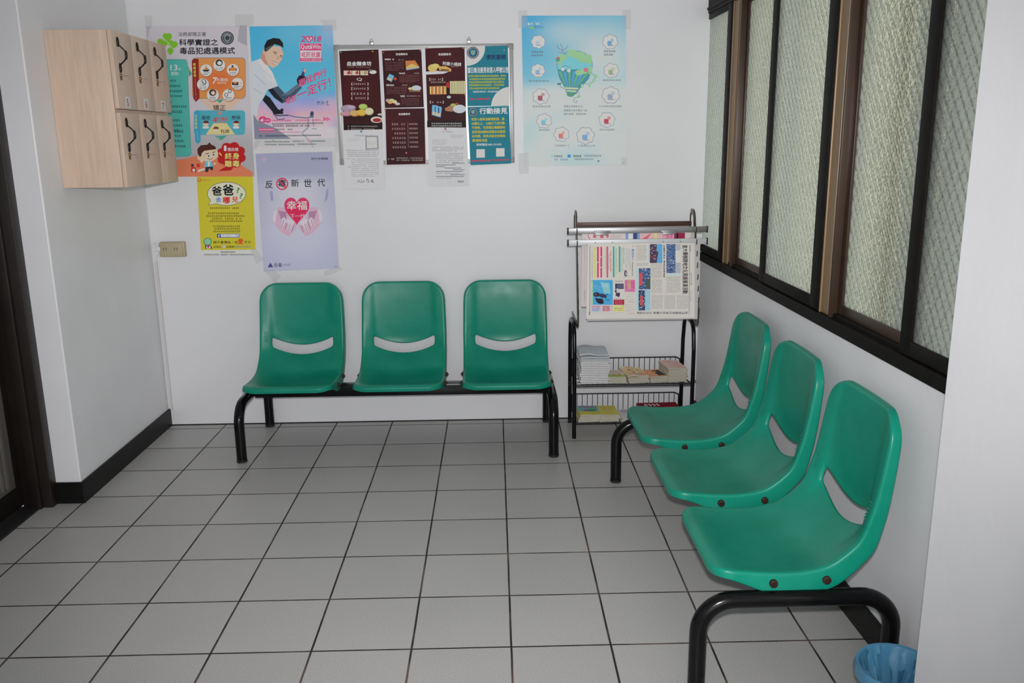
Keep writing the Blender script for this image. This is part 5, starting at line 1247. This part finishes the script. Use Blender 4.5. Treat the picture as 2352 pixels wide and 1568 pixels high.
# front page
YN = RY0 - .0425
A = Art(pixels_to_plane(HF, YN)); A.frame(1280, 460, 4.9)
A.poly([(345, 486), (1545, 480), (1545, 1322), (324, 1332)], (188, 184, 178))
A.line([(368, 510), (366, 1262)], 5, (90, 86, 86)); A.line([(1490, 500), (1484, 1280)], 4, (80, 76, 78))
A.text('金大舉辦跨地文化英語展演活動', 1408, 500, 1472, 1050, ink, bold=.03, rot=90)
A.text('金門日報', 1496, 812, 1514, 958, (90, 84, 86), rot=90)
A.rows(1020, 1498, 1140, 1, 1, 8, ink2, rot=90, cw=10, ragged=False); A.rows(505, 1492, 575, 1, 1, 12, (110, 120, 150), rot=90, cw=14, ragged=False)
def crowd(x0, y0, x1, y1, base, spots, n=70, seed=1):
    A.rect(x0, y0, x1, y1, base); rr = random.Random(seed)
    nx = max(3, int((x1 - x0) / 15)); ny = max(3, int((y1 - y0) / 13)); A.up([(x0, y0), (x1, y1)])
    for j in range(ny):
        for i in range(nx):
            if rr.random() < n / 140.0:
                w, h = (x1 - x0) / nx, (y1 - y0) / ny; xx, yy = x0 + i * w, y0 + j * h
                A.rect(xx + rr.uniform(0, .3) * w, yy + rr.uniform(0, .3) * h, xx + rr.uniform(.6, 1) * w, yy + rr.uniform(.6, 1) * h, spots[rr.randrange(len(spots))], up=False)
A.rect(1228, 490, 1390, 818, (170, 172, 176))
crowd(1228, 490, 1330, 818, (74, 96, 140), [(58, 66, 92), (120, 138, 164), (166, 170, 176), (84, 108, 142), (54, 54, 66), (150, 140, 132)], 110, 2)
A.rect(1330, 566, 1388, 700, (192, 190, 186)); A.rect(1334, 702, 1390, 815, (158, 160, 166)); A.rect(1340, 492, 1388, 560, (160, 162, 168))
crowd(1042, 492, 1125, 704, (74, 60, 76), [(170, 70, 70), (60, 80, 130), (190, 170, 160), (40, 40, 50), (110, 60, 90)], 100, 3); A.rect(1118, 492, 1182, 704, (88, 150, 190)); A.poly([(1118, 560), (1138, 590), (1128, 640), (1118, 704)], (60, 70, 96)); A.rect(1026, 500, 1040, 700, (150, 180, 190))
crowd(918, 762, 1048, 1000, (64, 84, 120), [(46, 56, 90), (110, 140, 180), (180, 180, 180), (80, 120, 170), (50, 60, 60)], 110, 4); A.rect(922, 815, 958, 958, (190, 76, 82)); A.rect(1000, 880, 1046, 990, (70, 84, 80))
crowd(912, 1010, 988, 1238, (56, 66, 92), [(40, 46, 60), (120, 140, 180), (190, 190, 190), (70, 100, 160)], 90, 5); A.rect(986, 1010, 1046, 1238, (140, 176, 196)); A.rect(934, 1075, 964, 1182, (190, 76, 82)); A.rect(888, 764, 914, 1238, (160, 186, 190))
A.text('全國縣市長生', 1192, 500, 1214, 660, ink, bold=.02, rot=90); A.text('學測完成學測試', 1192, 676, 1214, 868, ink, bold=.02, rot=90)
A.rect(1228, 825, 1388, 846, (168, 190, 196))
def col(x0, x1, y0, y1, dy=11): A.rows(x0, y0, x1, int((y1 - y0) / dy), dy, 6, (136, 130, 130), cw=8, ragged=True)
col(886, 1010, 505, 690); col(886, 1022, 705, 745); col(1052, 1184, 712, 880); col(1060, 1180, 890, 1050); col(1228, 1386, 856, 1050); col(1060, 1186, 1068, 1230); col(1206, 1330, 1068, 1230); col(1342, 1478, 1068, 1230)
A.text('金門高職師生參訪大膽島', 1078, 1252, 1470, 1278, ink, rot=180, bold=.01); A.text('步兵行李捆紮', 894, 1252, 1062, 1278, ink, rot=180, bold=.01)
# left half: notices and advertisements
A.frame(1330, 550, 8.253)
A.rect(280, 145, 300, 720, (190, 186, 70)); A.rows(130, 240, 730, 1, 1, 12, (110, 110, 150), rot=90, cw=16, ragged=False); A.rows(138, 310, 205, 1, 1, 10, ink2, rot=90, cw=14)
rd = (186, 62, 92)
for x0, x1, y0, y1 in ((340, 374, 136, 424), (342, 374, 438, 720), (404, 436, 136, 322), (404, 436, 338, 520), (404, 436, 536, 720), (520, 552, 130, 720)): A.rect(x0, y0, x1, y1, rd if x0 < 500 else (190, 84, 100))
for x in (384, 446, 500): A.rows(150, x, 640, 1, 1, 10, (190, 140, 150) if x < 480 else ink2, rot=90, cw=14)
A.rows(226, 590, 620, 1, 1, 20, rd, rot=90, cw=24, ragged=False, fill=.9); A.rows(270, 562, 580, 1, 1, 10, ink2, rot=90, cw=15)
A.rect(640, 128, 672, 714, (48, 152, 146)); A.rect(752, 128, 784, 616, (48, 152, 146)); A.rect(676, 140, 730, 714, (196, 194, 164)); A.rows(160, 690, 700, 2, 18, 9, ink2, rot=90, cw=14); A.rows(150, 798, 620, 2, 16, 9, (120, 130, 130), rot=90, cw=14)
A.rows(150, 838, 462, 1, 1, 18, (60, 150, 150), rot=90, cw=24, ragged=False, fill=.9); A.rows(170, 886, 560, 3, 22, 9, (130, 128, 136), rot=90, cw=14); A.rows(170, 958, 690, 1, 1, 10, (96, 110, 150), rot=90, cw=14)
A.text('歡迎加入', 998, 176, 1042, 396, (44, 108, 168), bold=.02, rot=90); A.text('（準備成為新住民）', 998, 416, 1026, 696, (80, 76, 80), bold=.005, rot=90); A.ell(1030, 126, 20, 18, (200, 120, 130)); A.ell(1030, 126, 12, 11, (188, 184, 178))
A.ell(890, 640, 36, 56, (70, 56, 70)); A.ell(904, 640, 28, 38, (184, 176, 176)); A.ell(902, 636, 14, 18, (110, 100, 110)); A.line([(846, 566), (870, 600)], 7, (70, 60, 70)); A.line([(848, 714), (872, 680)], 7, (70, 60, 70)); A.line([(930, 676), (940, 690)], 7, (70, 60, 70))
A.rect(228, 766, 640, 1236, (70, 148, 196)); A.rect(230, 780, 262, 1230, (150, 186, 150)); A.poly([(398, 800), (572, 822), (596, 1030), (470, 1010)], (120, 176, 206)); A.text('優惠', 446, 846, 484, 900, (196, 200, 200), rot=90); A.text('特價', 498, 846, 536, 900, (196, 200, 200), rot=90); A.rows(920, 470, 1030, 2, 56, 30, (150, 176, 130), rot=90, cw=20); A.line([(270, 866), (420, 900)], 4, (160, 196, 210)); A.line([(270, 870), (330, 920), (430, 980)], 4, (160, 196, 210))
A.ell(330, 1040, 62, 44, (50, 46, 64)); A.ell(315, 1036, 24, 20, (84, 80, 96)); A.poly([(390, 1030), (420, 1020), (520, 1050), (525, 1098), (450, 1104), (380, 1080)], (60, 54, 76)); A.poly([(300, 1095), (330, 1110), (440, 1120), (470, 1160), (465, 1214), (380, 1216), (330, 1180)], (48, 44, 62)); A.ell(420, 1180, 44, 38, (40, 36, 52)); A.line([(510, 1060), (508, 1150)], 9, (50, 46, 64)); A.ell(550, 1146, 16, 10, (46, 42, 58)); A.ell(540, 1040, 14, 9, (46, 42, 58)); A.poly([(440, 1120), (470, 1170), (462, 1208)], (110, 60, 80))
A.rect(684, 834, 846, 934, (62, 56, 86)); A.rect(720, 850, 836, 916, (84, 88, 110)); A.rows(680, 780, 840, 1, 1, 20, ink2, cw=26, ragged=False); A.ell(700, 975, 22, 34, (64, 60, 86)); A.ell(728, 960, 22, 40, (170, 172, 180)); A.poly([(700, 1010), (770, 1005), (778, 1036), (762, 1092), (690, 1060)], (70, 54, 78)); A.rows(680, 1110, 840, 1, 1, 10, ink2, cw=14)
A.rect(654, 1136, 856, 1236, (150, 44, 66)); A.rows(1150, 690, 1225, 4, 36, 18, (190, 110, 110), rot=90, cw=20, ragged=False)
A.rect(866, 762, 1064, 990, (206, 112, 150)); A.rect(936, 770, 970, 930, (196, 176, 90)); A.rows(775, 880, 975, 1, 1, 16, (140, 50, 90), rot=90, cw=22); A.rows(775, 990, 975, 2, 32, 20, (170, 60, 90), rot=90, cw=22); A.rows(775, 944, 920, 1, 1, 16, (120, 90, 40), rot=90, cw=20)
A.grid([(228, 1244), (428, 1244), (428, 1364), (228, 1364)], 2, 4, lambda u, v: mixc((200, 160, 170), (150, 180, 210), v)); A.rows(250, 1262, 400, 4, 26, 14, (104, 70, 130), cw=18); A.rect(440, 1250, 586, 1362, (204, 150, 160)); A.rows(446, 1258, 580, 5, 20, 13, (150, 50, 70), cw=15, ragged=False, fill=.95); A.rows(596, 1262, 634, 3, 32, 16, (200, 60, 80), cw=18)
A.rect(654, 1244, 856, 1366, (198, 192, 130)); A.rows(790, 1258, 850, 1, 1, 14, (160, 110, 60), cw=16); A.rows(664, 1292, 850, 1, 1, 18, (120, 110, 60), cw=22, ragged=False); A.rows(664, 1328, 850, 1, 1, 14, (190, 110, 60), cw=18, ragged=False)
for y in (1030, 1080, 1130, 1230, 1272, 1320, 1350): A.rows(874, y, 1060, 1, 1, 8, (150, 146, 146), cw=12)
A.rows(936, 1172, 1064, 1, 1, 12, (200, 80, 110), cw=14, ragged=False); A.rows(930, 1396, 1064, 1, 1, 12, (200, 90, 110), cw=15); A.rows(230, 1385, 850, 2, 18, 7, (160, 156, 156), cw=12)
for k, c in enumerate(((60, 60, 60), (190, 160, 70), (180, 70, 80), (60, 110, 170))): A.rect(184, 1376 + k * 14, 212, 1388 + k * 14, c, up=(k == 0))
newspaper(2.462, 3.061, .686, 1.104, YN + .0004, 'front newspaper hung sideways with a big black headline and colour photographs', A)
# rear paper, mostly hidden
YK = RY0 - .0185
A = Art(pixels_to_plane(HBK, YK)); A.frame(1280, 460, 4.9)
A.poly([(282, 330), (1500, 300), (1500, 1190), (268, 1196)], (186, 176, 174)); pkk = (196, 120, 140)
A.rows(340, 325, 1440, 2, 14, 9, (200, 110, 130), cw=12, ragged=False); A.line([(330, 362), (1440, 350)], 3, (190, 150, 150))
A.rect(328, 368, 590, 436, (190, 180, 180)); A.text('新', 545, 380, 580, 424, (180, 40, 70), rot=90, bold=.02); A.text('聞', 480, 380, 520, 424, (180, 40, 70), rot=90, bold=.02); A.text('報', 400, 380, 440, 424, (180, 40, 70), rot=90, bold=.02); A.line([(350, 376), (345, 408), (368, 434)], 7, (180, 40, 70))
A.rows(390, 600, 434, 7, 18, 9, (140, 136, 136), rot=90, cw=10)
A.rect(768, 366, 930, 440, (120, 140, 180)); A.rect(800, 372, 850, 440, (190, 190, 190)); A.rect(856, 368, 900, 440, (60, 70, 110)); A.rect(935, 366, 1174, 440, (206, 158, 160)); A.poly([(940, 440), (1060, 366), (1010, 440)], (196, 90, 110)); A.poly([(1080, 366), (1120, 366), (1124, 440), (1090, 440)], (200, 180, 130)); A.rect(1180, 366, 1308, 440, (214, 140, 160)); A.rect(1314, 364, 1436, 440, (130, 40, 70)); A.rect(1340, 370, 1360, 440, (40, 30, 50)); A.rows(380, 1230, 436, 2, 40, 24, (180, 60, 90), rot=90, cw=22)
A.line([(308, 420), (304, 1180)], 2, (150, 146, 146)); A.rows(1000, 300, 1130, 1, 1, 12, (150, 140, 150), rot=90, cw=16); A.rows(520, 300, 700, 1, 1, 10, (170, 150, 160), rot=90, cw=14)
newspaper(2.431, 3.034, .762, 1.166, YK + .0004, 'rear newspaper with pink headings, mostly hidden behind the front one', A)

# ------------------------------------------------------------------ leaflets and booklets on the stand
def booklet(name, w, d, h, cover, loc, rz, label, cat, group, art=None, sag=.0, fold=False, edge=None, tilt=0.0, curl=.0):
    """soft stapled booklet: cover surface on top, page block under it; origin at its base"""
    o = empty(name, loc, rz, label, cat, group); nx, ny = 8, 6; bm = bmesh.new()
    sh = lambda u, v: sag * (math.sin(u * math.pi * 1.3 + .4) - .4) + curl * (max(0, v - .55) / .45) ** 2 * (0.4 + u * .6) + tilt * u
    top, bot = [], []
    for j in range(ny + 1):
        top.append([]); bot.append([])
        for i in range(nx + 1):
            u, v = i / nx, j / ny; x, y = (u - .5) * w, (v - .5) * d
            bul = (math.sin(v * math.pi) ** .3 if fold else 1)
            e = sh(u, v)
            top[-1].append(bm.verts.new((x, y, h * (.5 + .5 * bul) + max(0, e)))); bot[-1].append(bm.verts.new((x, y, h * (.5 - .5 * bul) * .2 + max(0, e) * .82)))
    for j in range(ny):
        for i in range(nx):
            bm.faces.new((top[j][i], top[j][i + 1], top[j + 1][i + 1], top[j + 1][i])).material_index = 0
            bm.faces.new((bot[j][i], bot[j + 1][i], bot[j + 1][i + 1], bot[j][i + 1])).material_index = 0
    for j in range(ny):
        for i, fl in ((0, 0), (nx, 1)):
            q = (top[j][i], top[j + 1][i], bot[j + 1][i], bot[j][i]); bm.faces.new(q[::-1] if fl else q).material_index = 1
    for i in range(nx):
        for j, fl in ((0, 1), (ny, 0)):
            q = (top[j][i], top[j][i + 1], bot[j][i + 1], bot[j][i]); bm.faces.new(q[::-1] if fl == 0 else q).material_index = 0 if fold and j == 0 else 1
    b = B(); b.bm.free(); b.bm = bm
    finish(b, 'pages', [cover, edge or M['page_edge']], o, angle=50)
    if art:
        def to3(u, v, k):
            x, y = (u - .5) * w, (.5 - v) * d; vv = 1 - v
            bul = (math.sin(min(1, max(0, vv)) * math.pi) ** .3 if fold else 1)
            return (x, y, h * (.5 + .5 * bul) + max(0, sh(u, vv)) + .0005 + k * .00012)
        A = Art(to3); art(A); A.build('cover_print', M['matte_print'], o)
    return o
def pmat(name, c, var=.06): return bpy.data.materials.get(name) or mat(name, alb(c), .6, var=var, vscale=30)
def fine(A, base, fn=None):
    A.grid([(.01, .01), (.99, .01), (.99, .99), (.01, .99)], 8, 6, fn or (lambda u, v: base))
def shelf_z(y, lower=False):
    zf, zb = (.094, .078) if lower else (.312, .296)
    return zb + (zf - zb) * (RY1 - .006 - y) / (RY1 - RY0) + .0028
def stack(n, name, x, y, w, d, t, lower, mats, label_top, label_rest, cat, group, art=None, rz=0.0, jit=.006, **kw):
    z = max(shelf_z(y - d / 2, lower), shelf_z(y + d / 2, lower)) + .001
    for k in range(n):
        last = k == n - 1
        o = booklet(name, w, d, t, mats[k % len(mats)], (x + R.uniform(-jit, jit), y + R.uniform(-jit, jit) * .6, z), rz + R.uniform(-.03, .03),
                    label_top if last else label_rest, cat, group, art if last else None, **{q: (v if last or q in ('fold', 'edge') else 0) for q, v in kw.items()})
        z += t + .0003
    return z
wp = pmat('white_leaflet', (190, 190, 196)); cr = pmat('cream_leaflet', (178, 176, 130)); orp = pmat('peach_cover', (196, 160, 128)); pkp = pmat('pink_cover', (196, 160, 158)); yl = pmat('yellow_cover', (178, 172, 84)); tl = pmat('teal_cover', (96, 150, 160)); rdp = pmat('crimson_board', (104, 22, 34)); gn = pmat('pale_green_cover', (176, 190, 130))
# upper shelf, left to right
zt = stack(13, 'folded_newsletter', 2.512, -.168, .158, .215, .0098, False, [wp], 'white folded newsletter on top of the flat pile at the left of the upper shelf', 'white folded newsletter in the tall pile at the left of the upper shelf', 'newsletter', 'white newsletters on the upper shelf', fold=True, edge=M['paper'], jit=.004)
gy = pmat('grey_newsletter', (168, 174, 178))
def news_art(A):
    fine(A, (166, 172, 176)); A.rows(.06, .12, .94, 1, 1, .03, (170, 120, 120), cw=.03); A.rows(.08, .24, .5, 2, .08, .03, (130, 134, 140), cw=.03); A.rows(.08, .88, .4, 1, 1, .04, (180, 140, 140), cw=.04)
z2 = zt
for k in range(3):
    o = booklet('folded_newsletter', .160, .205, .011, gy, (2.508 + .010 * (k == 0), -.165, z2), (-.06, .05, -.02)[k], ('grey folded newsletter sticking out to the right under the top two', 'greyish folded newsletter under the topmost wavy one on the pile', 'topmost wavy grey newsletter on the tall white pile of the upper shelf')[k], 'newsletter', 'white newsletters on the upper shelf', news_art if k == 2 else None, sag=.014 if k == 2 else .004 * k, fold=True, edge=M['paper'])
    z2 += .0118 + (.004 if k == 1 else 0)
def cov_green(A):
    fine(A, (0, 0, 0), lambda u, v: mixc((190, 186, 180), (140, 160, 80), smooth01((v - .5) / .3))); A.rows(.12, .12, .88, 3, .15, .08, (150, 60, 66), cw=.08); A.ell(.35, .75, .1, .08, (150, 110, 90)); A.ell(.68, .72, .1, .08, (170, 90, 90))
stack(5, 'leaflet', 2.642, -.200, .098, .150, .0075, False, [gn], 'white and green leaflet with red lettering, between the white pile and the peach booklets', 'pale green leaflet lower in the pile right of the white newsletters', 'leaflet', 'green leaflets on the upper shelf', cov_green, rz=-.05)
def cov_face(A):
    fine(A, (0, 0, 0), lambda u, v: mixc((206, 172, 136), (198, 150, 112), v)); A.ell(.52, .55, .34, .30, (150, 150, 146)); A.ell(.52, .50, .34, .27, (206, 172, 138)); A.ell(.34, .36, .10, .05, (150, 90, 66)); A.ell(.72, .34, .10, .05, (150, 90, 66)); A.ell(.52, .62, .12, .06, (120, 70, 60)); A.rows(.25, .08, .8, 1, 1, .07, (150, 84, 60), cw=.1); A.rect(.02, .86, .98, .93, (196, 96, 70))
zf_ = stack(5, 'booklet', 2.742, -.198, .118, .165, .0085, False, [pmat('lilac_cover', (176, 172, 190)), orp, pmat('red_cover', (190, 110, 86)), orp], 'peach booklet with a drawn face on its cover, on the upper shelf', 'peach booklet lower in the pile under the drawn-face cover', 'booklet', 'peach booklets on the upper shelf', cov_face, rz=.16, sag=.010, curl=.012)
def cov_dark(A):
    fine(A, (194, 140, 106)); A.poly([(.08, .18), (.94, .12), (.94, .86), (.10, .90)], (62, 62, 62)); A.poly([(.30, .34), (.72, .24), (.74, .40), (.36, .52)], (190, 130, 90)); A.rect(.60, .70, .84, .86, (196, 196, 192)); A.rows(.62, .74, .82, 1, 1, .08, (90, 90, 90), cw=.03)
stack(4, 'booklet', 2.862, -.200, .108, .150, .0085, False, [cr, orp], 'orange booklet with a charcoal panel on its cover, beside the tall pink pile', 'cream booklet under the one with the charcoal panel', 'booklet', 'dark panelled booklets on the upper shelf', cov_dark, rz=.20, sag=.004)
def cov_pink(A):
    fine(A, (0, 0, 0), lambda u, v: mixc((204, 170, 160), (200, 160, 150), v)); A.rows(.12, .16, .70, 2, .14, .06, (190, 90, 110), cw=.09); A.ell(.70, .42, .12, .09, (190, 84, 120)); A.ell(.70, .42, .08, .06, (200, 170, 160)); A.line([(.05, .70), (.3, .62), (.6, .70), (.95, .66)], .03, (120, 140, 180)); A.line([(.05, .80), (.4, .74), (.95, .80)], .04, (206, 160, 90))
stack(10, 'booklet', 2.968, -.180, .108, .178, .0078, False, [cr, cr, cr, pkp], 'pink-covered booklet on top of the tall pile at the right end of the upper shelf', 'thin cream booklet in the tall pile at the right end of the upper shelf', 'booklet', 'pink and cream booklets on the upper shelf', cov_pink, rz=.10, sag=.004, jit=.005)
# lower shelf
def cov_kids(A):
    fine(A, (0, 0, 0), lambda u, v: mixc((100, 158, 170), (184, 170, 70), smooth01((v - .55) / .2))); A.text('快樂童話', .1, .10, .86, .24, (190, 70, 90), bold=.03); A.ell(.5, .5, .4, .14, (84, 130, 70)); 
    for x, c in ((.3, (190, 60, 60)), (.45, (60, 80, 150)), (.6, (200, 110, 50)), (.72, (150, 60, 90))): A.ell(x, .55, .07, .08, c)
stack(5, 'booklet', 2.478, -.215, .118, .168, .0085, True, [yl], 'blue and yellow picture booklet at the left end of the lower shelf', 'yellow booklet under the picture booklet on the lower shelf', 'booklet', 'picture booklets on the lower shelf', cov_kids, rz=.05, sag=.004)
def cov_smile(A):
    fine(A, (186, 180, 96)); A.line([(.22, .22), (.4, .30), (.62, .30), (.82, .22)], .03, (180, 90, 60)); A.ell(.34, .50, .10, .03, (196, 130, 80)); A.ell(.68, .50, .10, .03, (196, 130, 80)); A.rows(.25, .66, .76, 4, .07, .03, (190, 160, 80), cw=.03)
stack(5, 'booklet', 2.592, -.215, .112, .170, .0080, True, [yl, cr], 'yellow booklet with a plain drawn face, second from left on the lower shelf', 'cream booklet under the yellow face cover on the lower shelf', 'booklet', 'yellow face booklets on the lower shelf', cov_smile, rz=.04, sag=.003)
def cov_white(A):
    fine(A, (192, 192, 196)); A.rows(.2, .14, .8, 1, 1, .08, (120, 90, 110), cw=.12); A.rows(.2, .28, .8, 1, 1, .06, (70, 80, 130), cw=.12); A.ell(.58, .14, .05, .05, (60, 80, 150)); A.rows(.45, .5, .8, 2, .12, .05, (170, 120, 110), cw=.1); A.ell(.3, .82, .04, .04, (60, 60, 66))
stack(2, 'leaflet', 2.722, -.205, .128, .190, .006, True, [wp], 'white leaflet with small coloured lettering in the middle of the lower shelf', 'leaflet under the white lettered one on the lower shelf', 'leaflet', 'white leaflets on the lower shelf', cov_white, rz=.06)
def cov_box(A):
    A.rect(.01, .01, .99, .62, (112, 22, 36)); A.rows(.16, .16, .60, 1, 1, .30, (200, 190, 186), cw=.10, ragged=False, fill=.8); A.rect(.01, .62, .99, .99, (196, 186, 170))
    for k in range(4): A.rect(.03 + k * .245, .66, .24 + k * .245, .97, (186, 170, 150)); A.ell(.13 + k * .245, .84, .06, .14, (150, 80, 60)); A.ell(.13 + k * .245, .88, .05, .10, (206, 160, 130))
booklet('picture_box', .232, .150, .046, rdp, (2.895, -.165, max(shelf_z(-.24, True), shelf_z(-.09, True)) + .001), .03, 'flat crimson boxed game with a row of small faces, on the lower shelf', 'box', None, cov_box, edge=pmat('box_side', (130, 70, 60)))

# ------------------------------------------------------------------ waste bin in the corner by the near wall
bn = empty('waste_bin', (3.055, -2.822, 0), label='round blue plastic waste bin lined with a bag, beside the near white wall', cat='bin')
b = B(); lathe(b, [(0, .004), (.085, .004), (.088, 0), (.092, 0), (.093, .01), (.116, .262), (.121, .266), (.122, .272), (.119, .275), (.114, .270), (.112, .262), (.090, .012), (0, .010)], n=40)
for v in b.bm.verts: v.co = Vector((v.co.x * .90, v.co.y * .90, v.co.z * .83))
finish(b, 'bucket', M['bin'], bn)
b = B(); t = bmesh.new(); n = 64; prof_ = [(.1235, .232, .003), (.1255, .262, .003), (.1225, .2785, .001), (.113, .276, .001), (.106, .25, .006), (.092, .205, .013), (.066, .165, .016), (.032, .150, .010), (0, .146, 0)]
rings = []
for r, z, am in prof_:
    rings.append([t.verts.new(((r + am * math.sin(i * 1.7 + z * 40) * math.cos(i * .9)) * math.cos(2 * math.pi * i / n), (r + am * math.sin(i * 1.7 + z * 40) * math.cos(i * .9)) * math.sin(2 * math.pi * i / n), z + am * .6 * math.sin(i * 2.3))) for i in range(n)])
for a, c in zip(rings, rings[1:]):
    for i in range(n): t.faces.new((a[i], a[(i + 1) % n], c[(i + 1) % n], c[i]))
_merge(b, t)
for v in b.bm.verts: v.co = Vector((v.co.x * .90, v.co.y * .90, v.co.z * .83))
finish(b, 'bag_liner', M['liner'], bn)
def crumple(name, loc, r, label):
    t = bmesh.new(); bmesh.ops.create_icosphere(t, subdivisions=3, radius=r); q = random.Random(5)
    ph = [(q.uniform(3, 9), q.uniform(0, 6), Vector((q.uniform(-1, 1), q.uniform(-1, 1), q.uniform(-1, 1))).normalized()) for _ in range(9)]
    for v in t.verts:
        d = v.co.normalized(); s = sum(abs(math.sin(f * d.dot(ax) * 2 + p)) for f, p, ax in ph) / 9
        v.co = d * r * (.55 + .75 * s); v.co.z *= .7
    b = B(); b.bm.free(); b.bm = t
    o = finish(b, name, M['tissue'], smooth=True); o.location = loc; return tag(o, label, 'tissue')
crumple('crumpled_tissue', (3.066, -2.850, .152), .040, 'crumpled white tissue lying inside the blue waste bin')
